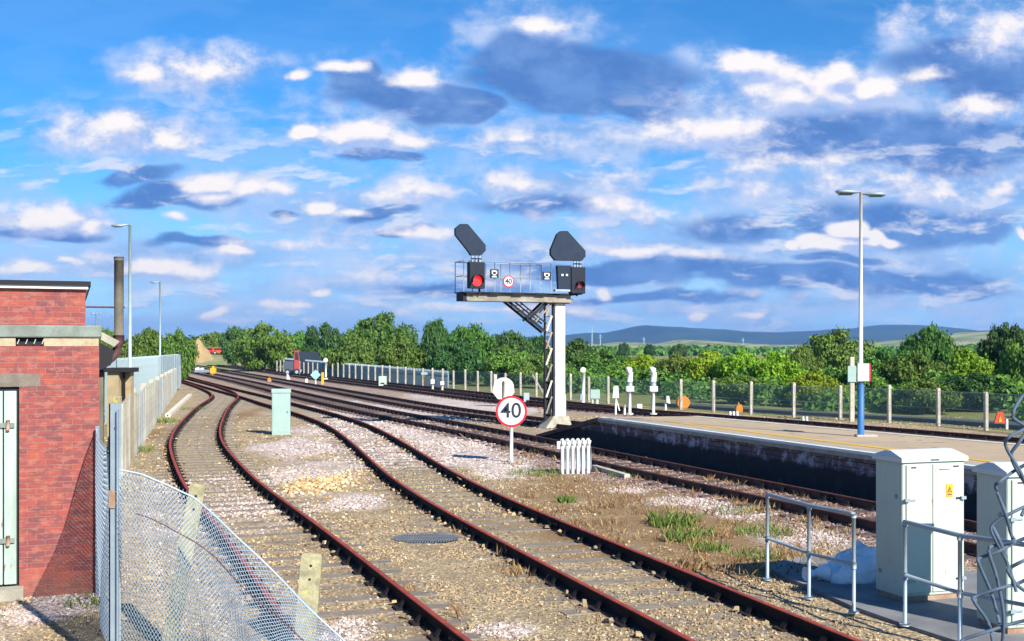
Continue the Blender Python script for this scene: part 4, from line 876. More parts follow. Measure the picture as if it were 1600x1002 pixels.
# ---------------------------------------------------------------- signal gantry
def gantry():
    base = Vector((1.72, 43.0, 0)); rz = R(24); root = thing('signal_gantry', 'cantilever signal gantry with two signal heads, railings and a white column', 'signal', base, rz)
    # local: x across (right), y away; column at 0; beam reaches left to -4.1
    zb = 4.98
    b = MB(); b.box((-.20, -.18, .42), (.22, .18, 4.62), 'white_paint', bev=.03); b.build('column', root)
    b = MB(); b.add([(-.75, -.4, -.05), (.42, -.4, -.05), (.42, .4, -.05), (-.75, .4, -.05), (-.3, -.26, .45), (.32, -.26, .45), (.32, .26, .45), (-.3, .26, .45)], [(3, 2, 1, 0), (4, 5, 6, 7), (0, 1, 5, 4), (1, 2, 6, 5), (2, 3, 7, 6), (3, 0, 4, 7)], 'concrete'); b.build('footing', root)
    b = MB(); b.add([(-.30, -.26, 4.62), (.34, -.26, 4.62), (.34, .26, 4.62), (-.30, .26, 4.62), (-.62, -.3, 4.80), (.50, -.3, 4.80), (.50, .3, 4.80), (-.62, .3, 4.80)], [(3, 2, 1, 0), (4, 5, 6, 7), (0, 1, 5, 4), (1, 2, 6, 5), (2, 3, 7, 6), (3, 0, 4, 7)], 'rust_cap'); b.build('column_head', root)
    b = MB()    # lattice cable and access leg left of the column
    for x in (-.60, -.27): b.bar((x, -.1, .3), (x, -.1, 4.7), .045, .09, 'bitumen')
    for k in range(7):
        z = .55+.60*k; b.bar((-.56, -.15, z), (-.33, -.15, z+.62), .065, .012, 'cream_paint' if k % 2 else 'beam', up=(0, 1, 0)); b.bar((-.60, -.1, z), (-.27, -.1, z), .05, .04, 'bitumen')
        b.bar((-.36, -.13, z-.05), (-.56, -.13, z+.32), .05, .012, 'rust_cap' if k > 3 else 'bitumen', up=(0, 1, 0))
    b.bar((-.44, .02, .3), (-.44, .02, 2.2), .30, .03, 'bitumen', up=(0, 1, 0)); b.build('lattice', root)
    b = MB()
    for y in (-.27, .27): b.box((-3.795, y-.03, 4.70), (.38, y+.03, 4.93), 'beam'); b.box((-3.795, y-.10, 4.66), (.38, y+.06, 4.70), 'beam'); b.box((-3.795, y-.06, 4.905), (.38, y+.06, 4.93), 'beam')
    for k in range(9): b.box((-3.78+.48*k, -.24, 4.76), (-3.74+.48*k, .24, 4.9), 'bitumen')
    b.box((-3.94, -.33, 4.66), (-3.80, .33, 4.95), 'black_paint'); b.build('beam', root)
    b = MB(); b.box((-3.98, -.45, 4.95), (.55, .45, 4.985), 'bitumen')
    for k in range(5): b.box((-3.9+.93*k, -.47, 4.93), (-3.5+.93*k, -.452, 4.99), 'black_paint')
    b.build('walkway', root)
    b = MB()
    for y in (-.2, .2):
        b.bar((-2.15, y, 4.70), (-.58, y, 3.55), .05, .09, 'bitumen'); b.bar((-1.72, y, 4.70), (-.58, y, 3.88), .04, .05, 'bitumen')
        b.bar((-1.35, y, 3.98), (-.55, y, 4.70), .05, .09, 'bitumen'); b.bar((-1.02, y, 3.95), (-.35, y, 4.62), .04, .05, 'beam')
        for k in range(4): t = k/4; b.bar((-1.9+1.2*t, y, 4.52-.88*t), (-1.55+.95*t, y, 4.56-.68*t), .03, .03, 'bitumen')
    b.build('brace', root)
    # railings
    b = MB(); T = 6.08; M_ = 5.56
    for y in (-.42, .42):
        b.tube([(-3.95, y, T), (-.5, y, T)], .017, 'grey_steel', 6); b.tube([(-3.95, y, M_), (-.5, y, M_)], .014, 'grey_steel', 6)
        for x in (-3.95, -3.62, -2.75, -2.15, -1.35, -.95, -.5): b.tube([(x, y, 4.98), (x, y, T)], .017, 'grey_steel', 6)
    b.tube([(-3.95, -.42, T), (-3.95, .42, T)], .017, 'grey_steel', 6); b.tube([(-3.95, -.42, M_), (-3.95, .42, M_)], .014, 'grey_steel', 6); b.build('railing', root)
    # pixel helper in the local frame (y=-0.5 plane approx)
    Rm = Matrix.Rotation(-rz, 3, 'Z')
    def loc(px, py, yl):  # intersect the pixel ray with local plane y=yl
        d = Vector(((px-800)/F, 1, -(py-HY)/F)); o = Rm @ (Vector((0, 0, CZ))-base); dd = Rm @ d; t = (yl-o.y)/dd.y; q = o+dd*t; return q.x, q.z
    def plate(pts, y0, y1, m, name, par, rim=None):
        b = MB(); b.prism([loc(x, y, y0) for x, y in pts][::-1], y0, y1, m, rim or m); return b.build(name, par)
    def head(name_lab, rect, lamp, lm, y0):
        (x0, z1), (x1, z0) = loc(rect[0], rect[1], y0), loc(rect[2], rect[3], y0); b = MB(); b.box((x0, y0, z0), (x1, y0+.28, z1), 'black_paint', bev=.02)
        h = b.build('signal_head', root); lx, lz = loc(*lamp, y0); r_ = .19 if lm == 'red_lamp' else .12
        b = MB(); b.disc((lx, lz), r_, y0-.03, y0-.004, lm, 28); b.build('lamp', h)
        b = MB(); n = 20; vs = []; fs = []
        for i in range(n+1): t = math.pi*(-.1+1.2*i/n); vs += [(lx+(r_+.02)*math.cos(t), y0-.004, lz+(r_+.02)*math.sin(t)), (lx+(r_+.02)*math.cos(t), y0-.20, lz+(r_+.02)*math.sin(t)), (lx+(r_+.035)*math.cos(t), y0-.20, lz+(r_+.035)*math.sin(t)), (lx+(r_+.035)*math.cos(t), y0-.004, lz+(r_+.035)*math.sin(t))]
        for i in range(n): fs += [(i*4, i*4+4, i*4+5, i*4+1), (i*4+1, i*4+5, i*4+6, i*4+2), (i*4+2, i*4+6, i*4+7, i*4+3)]
        b.add(vs, fs, 'black_paint'); b.build('hood', h); return h
    head('l', (734, 409, 758, 451), (745, 439), 'red_lamp', -.62); head('r', (893, 417, 915, 459), (905, 446), 'dim_red_lamp', -.62)
    rp = plate([(720,350),(731,350),(759,383),(759,392),(752,399),(736,399),(734,395),(712,367),(712,357)], -.60, -.45, 'navy_panel', 'route_indicator', root, 'black_paint')
    plate([(877,361),(887,361),(915,392),(915,401),(909,408),(868,407),(861,398),(861,390),(871,366)], -.60, -.45, 'navy_panel', 'route_indicator', root, 'black_paint')
    for rc in ((736, 399, 752, 410), (896, 407, 908, 418)):
        b = MB(); (x0, z1), (x1, z0) = loc(rc[0], rc[1], -.55), loc(rc[2], rc[3], -.55); w = x1-x0
        for k in range(3): b.bar((x0+w*(.15+.35*k), -.55, z0), (x0+w*(.15+.35*k), -.55, z1), .05, .05, 'galv')
        b.bar((x0, -.56, (z0+z1)/2), (x1, -.56, (z0+z1)/2), .05, .05, 'black_paint'); b.build('mounting_bracket', root)
    pn = plate([(871, 415), (892, 415), (892, 452), (873, 452)], -.56, -.40, 'navy_panel', 'equipment_case', root)
    b = MB(); (x0, z1), (x1, z0) = loc(868, 452, -.6), loc(891, 456, -.6); b.box((x0, -.6, z0), (x1, -.4, z1), 'galv'); b.build('case_shelf', root)
    b = MB()
    for px in (879, 886): x, z = loc(px, 430, -.6); b.box((x-.03, -.575, z-.03), (x+.05, -.565, z+.04), 'white_paint')
    b.build('number_plate', pn)
    for (x0, y0, x1, y1) in ((766, 421, 779, 435), (848, 425, 861, 438)):
        q = plate([(x0, y0), (x1, y0), (x1, y1), (x0, y1)], -.50, -.47, 'black_paint', 'identification_plate', root); b = MB(); (ax, az), (bx, bz) = loc(x0, y0, -.5), loc(x1, y1, -.5); w = bx-ax; h = bz-az
        for (u0, v0, u1, v1) in ((.22, .12, .78, .25), (.18, .12, .32, .5), (.68, .12, .82, .5), (.3, .55, .7, .68), (.2, .8, .8, .9)): b.box((ax+w*u0, -.507, az+h*v1), (ax+w*u1, -.5, az+h*v0), 'white_paint')
        b.build('symbol', q)
    x, z = loc(794, 440, -.5); b = MB(); b.disc((x, z), .215, -.53, -.50, 'sign_red', 32); b.disc((x, z), .175, -.535, -.5305, 'white_paint', 32); sg = b.build('speed_sign', root)
    t = text_mesh('40', .27, 'sign_black', 'numerals', sg, .006); t.location = (x, -.54, z)
    # side arm that carries the right-hand head
    b = MB(); b.bar((.3, -.2, 4.95), (.75, -.5, 5.0), .08, .08, 'black_paint'); b.bar((.55, -.45, 4.9), (.55, -.45, 6.0), .06, .06, 'black_paint'); b.bar((-3.35, -.42, 4.9), (-3.35, -.42, 6.2), .06, .06, 'black_paint'); b.build('head_support', root)
gantry()

# ---------------------------------------------------------------- signs and small trackside things
def round_sign():
    c = G(799, 723); k = c.y/F; r = thing('speed_sign', 'round white 40 speed sign with red rim on a slim white post between the tracks', 'sign', c)
    zc = CZ-(643-HY)*k; b = MB(); b.tube([(0, .02, -.05), (0, .02, zc)], .045, 'white_paint', 10); b.build('post', r)
    b = MB(); b.disc((0, zc), 24.5*k, -.03, -.012, 'sign_red', 48); b.build('rim', r); b = MB(); b.disc((0, zc), 21*k, -.035, -.0305, 'white_paint', 48); b.build('face', r)
    t = text_mesh('40', 33*k, 'sign_black', 'numerals', r, .004); t.location = (-.01, -.04, zc+.01)
round_sign()
def disc_sign():
    c = G(787, 636); k = c.y/F; zc = CZ-(605-HY)*k; r = thing('signal_board', 'cream rounded board on a dark post behind the large 40 sign', 'sign', c); b = MB()
    pts = [(16*k*math.cos(t), zc+15*k*math.sin(t)) for t in np.linspace(0, math.pi, 20)]+[(-17.5*k, zc-8*k), (-9*k, zc-19*k), (9*k, zc-19*k), (17*k, zc-8*k)]
    b.prism(pts, 0, .04, 'cream_paint'); b.build('board', r); b = MB(); b.tube([(0, -.05, -.02), (0, -.05, zc+.3)], .05, 'concrete_green', 8); b.build('post', r)
disc_sign()
def cabinet_small():
    c = G(439, 680); k = c.y/F; w = 14*k; h = 72*k; r = thing('location_case', 'slim pale green case standing alone between the left siding and middle siding', 'cabinet', c, R(8)); b = MB(); b.box((-w, 0, 0), (w, .35, h-.14), 'pale_green', bev=.012); b.build('body', r)
    b = MB(); b.box((-w-.02, -.02, h-.14), (w+.02, .37, h), 'pale_green', bev=.015); b.build('lid', r); b = MB(); b.box((-w+.04, -.008, .1), (w-.04, -.001, h-.2), 'pale_green'); dd = b.build('door', r)
    b = MB(); b.tube([(w-.09, -.03, h*.5), (w-.09, -.008, h*.5)], .02, 'bitumen', 8); b.build('lock', dd)
cabinet_small()
def white_rack():
    c = G(899, 741); k = c.y/F; r = thing('cable_rack', 'white rack of six upright bars beside the main line track', 'rack', c, R(12)); w = 46*k; h = 54*k
    for i in range(6):
        x = -w/2+w*(i+.25)/5.5; b = MB(); b.box((x-.035, -.04, -.02), (x+.03, .04, h-.05), 'white_paint', bev=.008); b.tube([(x+.05, -.045, h*.15), (x+.05, -.045, h*.8)], .012, 'galv', 6); b.build('bar', r)
        b = MB(); b.tube([(x, -.05, h-.1), (x+.02, -.07, h-.03), (x, -.02, h), (x, .05, h-.02)], .038, 'white_paint', 8); b.build('bar_cap', r)
    b = MB(); b.box((-w/2-.1, -.0, h-.22), (w/2+.02, .05, h-.04), 'white_paint', bev=.01); b.build('top_board', r)
white_rack()
def lamp_post():
    c = G(1345, 682, .95); r = thing('lamp_post', 'white platform lamp post with blue base and twin lamps', 'lamp post', c); H = 6.55-.95-.03; z1 = (682-597)/F*c.y
    b = MB(); b.tube([(0, 0, 0), (0, 0, z1-.08), (0, 0, z1)], [.075, .075, .05], 'blue_paint', 14); b.build('blue_base', r)
    b = MB(); b.tube([(0, 0, z1-.02), (0, 0, H)], [.05, .036], 'white_paint', 12); b.build('pole', r)
    b = MB(); b.box((-.12, -.12, -.01), (.35, .12, .04), 'concrete_pale', bev=.01); b.build('base_plate', r)
    for s_ in (-1, 1):
        b = MB(); z = H-.02-(.02 if s_ > 0 else -.02); vs = []; fs = []; prof = [(.04, .02, .02), (.10, .05, .03), (.2, .11, .05), (.42, .13, .055), (.53, .09, .05), (.57, .03, .02)]
        for x, w, h in prof:
            for i in range(10): t = 2*math.pi*i/10; vs.append((s_*x, w*math.cos(t), z+h*math.sin(t)-.02*x*s_))
        for j in range(5):
            for i in range(10): fs.append((j*10+i, j*10+(i+1) % 10, j*10+10+(i+1) % 10, j*10+10+i))
        b.add(vs, fs, 'grey_steel', True); la = b.build('lamp_head', r); b = MB(); b.box((min(s_*.2, s_*.5), -.09, z-.062), (max(s_*.2, s_*.5), .09, z-.045), 'glass_dark', bev=.005); b.build('lens', la)
    zz = CZ-(582-HY)/F*c.y-.95
    b = MB(); b.box((-.10, -.1, zz-.2), (.16, -.055, zz+.2), 'white_paint', bev=.004); b.box((.165, -.09, zz-.2), (.20, .25, zz+.2), 'sign_red'); b.build('notice_board', r)
lamp_post()
def white_post_sign():
    c = G(1331, 659); k = c.y/F; r = thing('signed_post', 'tall cream post with pale green board standing left of the blue-based lamp post', 'post', c); b = MB(); b.box((-.09, -.08, -.02), (.09, .08, 101*k), 'concrete_pale', bev=.015); b.build('post', r)
    b = MB(); b.box((-.20, -.13, 62*k), (.14, -.09, 87*k), 'pale_green', bev=.005); b.build('board', r)
white_post_sign()
def hooded_post(px, by, label, name='monitor_post'):
    c = G(px, by, .95); k = c.y/F; r = thing(name, label, 'equipment post', c, 0, 'white hooded posts on the platform end'); b = MB(); b.tube([(0, 0, -.02), (0, 0, 42*k)], .045, 'white_paint', 10); b.tube([(0, 0, -.01), (0, 0, .03)], .11, 'white_paint', 10); b.build('post', r)
    b = MB(); b.box((-6.2*k, -.12, 35*k), (6.2*k, .12, 43.5*k), 'white_paint', bev=.015); b.build('box', r)
    b = MB(); b.tube([(0, 0, 43*k), (0, 0, 52*k)], [.09, .07], 'galv', 10); b.tube([(0, 0, 50*k), (.01, 0, 64*k), (-.01, -.02, 69*k), (-.06, -.04, 70.5*k), (-.10, -.06, 69.5*k)], [.085, .09, .095, .075, .055], 'white_paint', 10); b.build('hood', r)
hooded_post(984, 647, 'white hooded post on the platform end, the left one of the pair'); hooded_post(1021, 647, 'white hooded post on the platform end, the right one of the pair')
def small(name, label, cat, px, by, parts, z=0., group=None, rz=0.):
    """parts: (child name, list of shapes) in pixels relative to (px,by)"""
    c = G(px, by, z); k = c.y/F; r = thing(name, label, cat, c, rz, group)
    for nm, shapes in parts:
        b = MB()
        for s_ in shapes:
            if s_[0] == 'b': _, x0, y0, x1, y1, d, m = s_; b.box((x0*k, -d/2, y0*k), (x1*k, d/2, y1*k), m, bev=min(.015, d*.12))
            elif s_[0] == 't': _, x0, y0, x1, y1, rr, m = s_; b.tube([(x0*k, 0, y0*k), (x1*k, 0, y1*k)], rr, m, 8)
            elif s_[0] == 'd': _, x, y, rr, m = s_; b.disc((x*k, y*k), rr*k, -.06, -.03, m, 20)
            elif s_[0] == 'p': _, pts, d, m = s_; b.prism([(x*k, y*k) for x, y in pts], -d/2, d/2, m)
        b.build(nm, r)
    return r
small('platform_sign', 'small white board on a slim leg at the tip of the platform', 'sign', 962, 648, [('leg', [('t', 0, 0, 0, 30, .03, 'white_paint'), ('t', 6, 6, 1, 24, .02, 'white_paint')]), ('board', [('p', [(-5, 26), (5, 26), (4, 45), (-3, 45)], .05, 'white_paint')])], .95)
small('bollard', 'short white marker post on the platform end beside the left hooded post', 'post', 976, 648, [('shaft', [('t', 0, 0, 0, 14, .035, 'white_paint')]), ('cap', [('t', 0, 14, 0, 15.5, .045, 'galv')])], .95)
small('signal_post', 'slim white post with a small rounded head beyond the signal gantry', 'post', 911, 630, [('post', [('t', 0, 0, 1, 48, .10, 'white_paint')]), ('head', [('d', 0, 52, 4.2, 'white_paint'), ('b', -5, 4, 0, 14, .25, 'galv')])])
small('marker_post', 'short white marker post just right of the gantry column foot', 'post', 882, 655, [('shaft', [('b', -2, 0, 2.2, 37, .12, 'white_paint')]), ('cap', [('p', [(-2.4, 37), (2.6, 37), (.1, 40)], .14, 'white_paint')])])
small('point_machine_case', 'pale teal equipment box against the far fence right of the gantry column', 'equipment box', 929, 633, [('legs', [('b', -5, 0, -2, 12, .25, 'cabinet'), ('b', 2, 0, 6, 12, .25, 'cabinet')]), ('box', [('b', -7, 10, 8, 24, .35, 'pale_green')])])
small('white_lamp_case', 'small white lamp box at ground level between the two hooded posts', 'equipment box', 999, 641, [('box', [('b', -4, 1, 4, 9.5, .25, 'white_paint')]), ('foot', [('b', -3, -1, 3, 1, .2, 'bitumen')])])
small('angled_signal_lamp', 'little white angled lamp on a stalk before the far fence, left of the orange drum', 'signal', 1042, 641, [('stalk', [('t', -2, 0, -2, 14, .05, 'white_paint')]), ('head', [('p', [(-1, 12), (5, 10), (3, 22), (-1, 22)], .25, 'white_paint')])])
small('cable_drum', 'large bright orange drum against the far fence', 'drum', 1066, 639, [('drum', [('d', 1, 10, 10.5, 'orange_plastic'), ('p', [(1+9.8*math.cos(q*math.pi/9), 10+9.8*math.sin(q*math.pi/9)) for q in range(18)], .6, 'orange_plastic')]), ('hub', [('d', 2, 9, 2.5, 'yellow_paint')])])
small('orange_sack', 'small orange sack at the foot of the fence left of the lamp post', 'sack', 1154, 645, [('body', [('p', [(-4, 0), (5, 0), (5.5, 6), (4, 12), (0, 14), (-4, 11), (-5, 5)], .4, 'orange_plastic')]), ('tie', [('b', -1, 13, 1, 16, .1, 'yellow_paint')])])
small('rail_stand', 'pair of small white posts at the far platform edge left of the lamp post', 'post', 1146, 655, [('posts', [('b', -7, 0, -3.5, 12, .15, 'white_paint'), ('b', -1.5, 0, 2, 12, .15, 'white_paint'), ('b', 4, 0, 7.5, 12, .15, 'white_paint')]), ('cross_bar', [('b', -7, 6, 7, 8, .06, 'sign_black')])])
small('rail_stand', 'pair of small white posts at the far platform edge nearest the lamp post', 'post', 1258, 662, [('posts', [('b', -5, 0, -2, 11, .15, 'white_paint'), ('b', 1, 0, 4, 11, .15, 'white_paint')]), ('cross_bar', [('b', -5, 5, 4, 7, .06, 'galv')])])
small('warning_board', 'red and orange warning board by a fence post at the far right', 'sign', 1561, 668, [('board', [('p', [(-8, 6), (9, 6), (6, 24), (-3, 24)], .08, 'red_orange'), ('p', [(-2, 8), (4, 8), (1, 20)], .12, 'yellow_paint')]), ('leg', [('t', 0, 0, 0, 8, .03, 'galv')])])
small('white_stake', 'short white stake beside the red and orange warning board', 'post', 1573, 672, [('shaft', [('b', -2, 0, 2, 16, .08, 'white_paint')]), ('tip', [('p', [(-2, 16), (2, 16), (0, 18)], .08, 'white_paint')])])
small('diamond_sign', 'light blue diamond sign on a short post at the left of the tracks', 'sign', 493, 602, [('post', [('t', 0, 0, 0, 10, .06, 'white_paint')]), ('board', [('p', [(-8, 16), (0, 8), (8, 16), (0, 24)], .06, 'sky_blue_paint')])])
small('yellow_post', 'orange-yellow marker post beside the blue diamond sign', 'post', 504, 601, [('shaft', [('b', -2, 0, 2, 19, .15, 'yellow_paint')]), ('arm', [('b', 2, 8, 8, 10, .08, 'white_paint')])])
small('ground_signal', 'pale blue and white ground signal box before the far fence', 'signal', 598, 604, [('case', [('b', -6, 1, 6, 16, .4, 'cabinet')]), ('face', [('d', 0, 11, 4, 'sky_blue_paint'), ('b', -3, 4, 3, 6, .45, 'sign_black')])])
small('telephone_post', 'white capped trackside post at the fence, left one of a near pair', 'post', 676, 610, [('post', [('t', 0, 0, 0, 12, .08, 'concrete_pale')]), ('cap', [('b', -3, 10, 3, 17, .3, 'white_paint')])], group='white capped posts by the far fence')
small('telephone_post', 'white capped trackside post at the fence, right one of a near pair', 'post', 691, 611, [('post', [('t', 0, 0, 0, 11, .08, 'concrete_pale')]), ('cap', [('b', -3, 9, 3, 15, .3, 'white_paint')])], group='white capped posts by the far fence')
small('tee_sign', 'rusty post with a pale name board before the far fence', 'sign', 663, 605, [('post', [('t', 0, 0, 0, 20, .07, 'rust_cap')]), ('board', [('b', -5, 19, 5, 23, .1, 'galv_pale')])])
small('fence_sign', 'narrow white notice on the far fence left of the cream board', 'sign', 774, 612, [('board', [('b', -2.5, 10, 2.5, 27, .08, 'white_paint')]), ('post', [('t', 0, 0, 0, 12, .05, 'concrete_pale')])])
small('relay_box', 'small grey relay box right of the large 40 sign', 'equipment box', 822, 630, [('case', [('b', -4, 2, 5, 16, .35, 'galv_pale')]), ('foot', [('b', -3, 0, 4, 2, .3, 'bitumen')])])
small('point_lamp', 'small amber lamp beside the rails left of the gantry column', 'lamp', 844, 646, [('lens', [('d', 0, 5.5, 3, 'yellow_paint')]), ('case', [('b', -3.5, 2, 3.5, 9, .2, 'rust_cap'), ('t', 0, 0, 0, 3, .04, 'galv')])])
small('white_marker', 'small white marker stone beside the tracks, left of the blue diamond sign', 'marker', 479, 600, [('stone', [('b', -2, 0, 2, 7, .2, 'white_paint')]), ('tip', [('p', [(-2, 7), (2, 7), (0, 8.5)], .2, 'white_paint')])])
small('white_marker', 'leftmost white marker stone beside the tracks, above the pale green case', 'marker', 451, 594, [('stone', [('p', [(-2.5, 0), (2.5, 0), (0, 8), (-3, 8)], .2, 'white_paint')]), ('tip', [('b', -2.5, 8, -.5, 9.5, .2, 'white_paint')])])
small('rail_lamp', 'small orange lamp between the rails left of the pale green case', 'lamp', 421, 597, [('lens', [('d', 0, 4, 2.6, 'orange_plastic')]), ('case', [('b', -3, 0, 3, 3, .3, 'rust_cap')])])
small('orange_signal_box', 'orange-yellow box beside the far tracks near the end of the palings', 'equipment box', 333, 586, [('case', [('b', -3.5, 2, 4, 11, .6, 'yellow_paint')]), ('stand', [('b', -2, 0, 2, 3, .4, 'orange_plastic'), ('b', -1, 11, 1.5, 14, .3, 'yellow_paint')])])
small('rail_trolley', 'low grey-blue trolley with white ends standing left of the orange box', 'trolley', 317, 585, [('deck', [('b', -11, 3, 12, 7, 1.2, 'grey_steel')]), ('end_board', [('p', [(-11, 3), (-5, 3), (-7, 11), (-10, 10)], .8, 'white_paint'), ('b', -3, 7, 1, 10, .5, 'white_paint')]), ('wheel', [('d', -7, 2, 2, 'rubber'), ('d', 8, 2, 2, 'rubber')])])
small('utility_post', 'tall cream concrete post in front of the trees, right of the earth mound', 'post', 399, 577, [('shaft', [('b', -2, 0, 2, 47, .35, 'concrete_pale')]), ('cap', [('p', [(-2, 47), (2, 47), (0, 49)], .35, 'concrete_pale')])])
small('utility_post', 'shorter cream post in front of the trees, beside the tall one', 'post', 414, 579, [('shaft', [('b', -2, 0, 2, 26, .35, 'concrete_pale')]), ('cap', [('p', [(-2, 26), (2, 26), (0, 28)], .35, 'concrete_pale')])])
small('lamp_standard', 'slim post with round white lamp behind the blue diamond sign', 'lamp post', 509, 590, [('post', [('t', 0, 0, 0, 24, .1, 'cream_paint'), ('b', -7, 8, -3, 15, .3, 'bitumen')]), ('globe', [('d', 0, 27, 3.5, 'white_paint')])])
def beam_lying(a, b_, w, h, label, m):
    a = Vector(a); b_ = Vector(b_); q = MB(); q.bar(Vector((0, 0, h/2)), b_-a+Vector((0, 0, h/2)), w, h, m); d = (b_-a).normalized()
    q.tube([-d*.002+Vector((0, 0, h/2)), d*.002*0-d*.004+Vector((0, 0, h/2))], h*.28, 'bitumen', 10); o = q.build('fallen_post', None, a); tag(o, label, 'post', 'fallen concrete posts')
beam_lying(G(262, 652), G(297, 619), .22, .14, 'fallen cream concrete post lying beside the palings left of the siding', 'cream_paint')
beam_lying(G(928, 733), G(980, 748), .14, .10, 'fallen pale post lying beside the white rack', 'concrete_pale')
mat('iron_dark', (.16, .17, .19), .7, (.1, .11, .12), 6, .6)
def grate():
    c = G(665, 841, .02); b = MB(); k = c.y/F; w = 52*k
    r = thing('drain_grate', 'oval iron drain grate set in the gravel between the sidings', 'drain grate', c)
    N = 26
    for i in range(N):
        t = -1+2*(i+.5)/N; h = math.sqrt(max(0, 1-t*t))*.42; b.bar((t*w, -h, 0), (t*w+.03, h, .015), .020, .012, 'iron_dark')
    for y in (-.22, -.07, .07, .22): ww = w*math.sqrt(1-(y/.42)**2); b.bar((-ww, y, .012), (ww, y, .010), .02, .01, 'iron_dark')
    b.build('bars', r); q = MB(); q.add([(w*1.0*math.cos(t), .43*math.sin(t), -.006) for t in np.linspace(0, 2*math.pi, 30)[:-1]], [tuple(range(29))], 'bitumen'); q.build('pit', r)
grate()
def hut():
    c = Vector((-9.85, 28.9, 0)); k = 25/F; r = thing('equipment_hut', 'narrow tan hut with a black flat roof behind the brick building', 'hut', c)
    b = MB(); b.box((-.30, 0, 0), (-.02, .5, 2.36), 'tan_wall'); b.box((.05, .1, 0), (.10, .15, 2.36), 'rust_with_shade'); b.box((-.02, .25, 0), (.2, .5, 2.36), 'tan_wall'); b.build('wall', r); b = MB(); b.box((-.36, -.1, 2.36), (.30, .6, 2.47), 'bitumen', bev=.01); b.build('roof', r)
hut()
def mast(px, topy, Y, arm, label, H=None, both=False):
    x = (px-800)/F*Y; z = CZ+(HY-topy)/F*Y; r = thing('lamp_mast', label, 'lamp post', (x, Y, 0), 0, 'tall lamp masts left of the tracks'); b = MB(); b.tube([(0, 0, 0), (0, 0, z)], [.085, .055], 'galv_pale', 8); b.build('mast', r)
    b = MB(); b.tube([(0, 0, z), (-arm*.4, 0, z+.01)], .035, 'galv_pale', 6); 
    if both: b.tube([(0, 0, z), (arm*.5, 0, z)], .035, 'galv_pale', 6)
    b.build('arm', r)
    for s_ in ((-1, 1) if both else (-1,)):
        b = MB(); vs = []; fs = []
        for j, (q, w, h) in enumerate(((.35, .04, .03), (.5, .12, .07), (.8, .15, .08), (1., .05, .03))):
            for i in range(8): t = 2*math.pi*i/8; vs.append((s_*arm*q, w*math.cos(t), z-.02+h*math.sin(t)))
        for j in range(3):
            for i in range(8): fs.append((j*8+i, j*8+(i+1) % 8, j*8+8+(i+1) % 8, j*8+8+i))
        b.add(vs, fs, 'grey_steel', True); b.build('lamp_head', r)
mast(203, 352, 47, .75, 'tallest lamp mast with a single arm, rising beside the flue pipe')
mast(250, 441, 88, .75, 'thin distant lamp mast standing above the palisade fence')
mast(150, 490, 120, .6, 'far lamp mast with twin lamps just right of the brick building', both=True)

# ---------------------------------------------------------------- vehicles, mound and far masts
mat('slate_dark', (.06, .08, .10), .7); mat('dull_red', (.33, .05, .05), .6)
def truck(px, by, L, H, m, label, kind='van', z=0.):
    c = G(px, by, z); r = thing('parked_truck' if kind == 'truck' else 'parked_van', label, kind, c, R(12)); b = MB()
    if kind == 'truck':
        b.box((-L/2, -.95, .5), (L*.10, .95, H*.55), 'slate_dark', bev=.05); b.build('load_bed', r); b = MB(); b.prism([(L*.14, .5), (L/2, .5), (L/2, H*.6), (L*.42, H), (L*.14, H)], -.9, .9, m); b.build('cab', r)
        b = MB(); b.prism([(L*.2, H*.62), (L*.44, H*.62), (L*.39, H*.93), (L*.2, H*.93)], -.93, -.9, 'glass_dark'); b.build('window', r)
    else:
        b.prism([(-L/2, .4), (L/2, .4), (L/2, H*.55), (L*.36, H*.62), (L*.24, H), (-L*.46, H), (-L/2, H*.7)], -.85, .85, m); b.build('body', r)
        b = MB(); b.prism([(-L*.4, H*.62), (L*.3, H*.62), (L*.22, H*.92), (-L*.38, H*.92)], -.88, -.85, 'glass_dark'); b.build('window', r)
    for x in (-L*.3, L*.3):
        b = MB(); b.disc((x, .35), .35, -1., -.7, 'rubber', 18); b.disc((x, .35), .18, -1.02, -.99, 'galv', 12); b.build('wheel', r)
truck(456, 586, 1.7, 2.75, 'dull_red', 'red tall-cabbed truck parked under the trees behind the fence', 'truck')
truck(484, 584, 3.6, 2.6, 'navy_panel', 'dark blue-grey van beside the red truck under the trees', 'van')
truck(327, 554.2, 2.3, 1.35, 'red_paint', 'low red vehicle at the foot of the ochre earth mound', 'van', 1.85)
truck(342, 554.2, 2.3, 1.3, 'red_orange', 'bright red car to the right of the low red vehicle by the mound', 'car', 1.85)
def mound():
    c = P(303, 565, 205); n = 26; vs = []; fs = []; r_ = np.random.default_rng(2)
    for j in range(9):
        for i in range(n):
            t = 2*math.pi*i/n; k = 1-j/8; q = 1+.18*r_.uniform(-1, 1); vs.append((k*(3.3 if math.cos(t) > 0 else 1.2)*math.cos(t)*q, k*4*math.sin(t)*q, 4.7*(1-k**1.25)*(1+.06*r_.uniform(-1, 1))))
    for j in range(8):
        for i in range(n): fs.append((j*n+i, j*n+(i+1) % n, (j+1)*n+(i+1) % n, (j+1)*n+i))
    b = MB(); b.add(vs, fs, 'mound_ochre', True); o = b.build('earth_mound', None, (c.x, 205, 0)); o.location.x += .6; tag(o, 'ochre earth mound at the far end of the tracks on the left', 'earth mound')
mound()
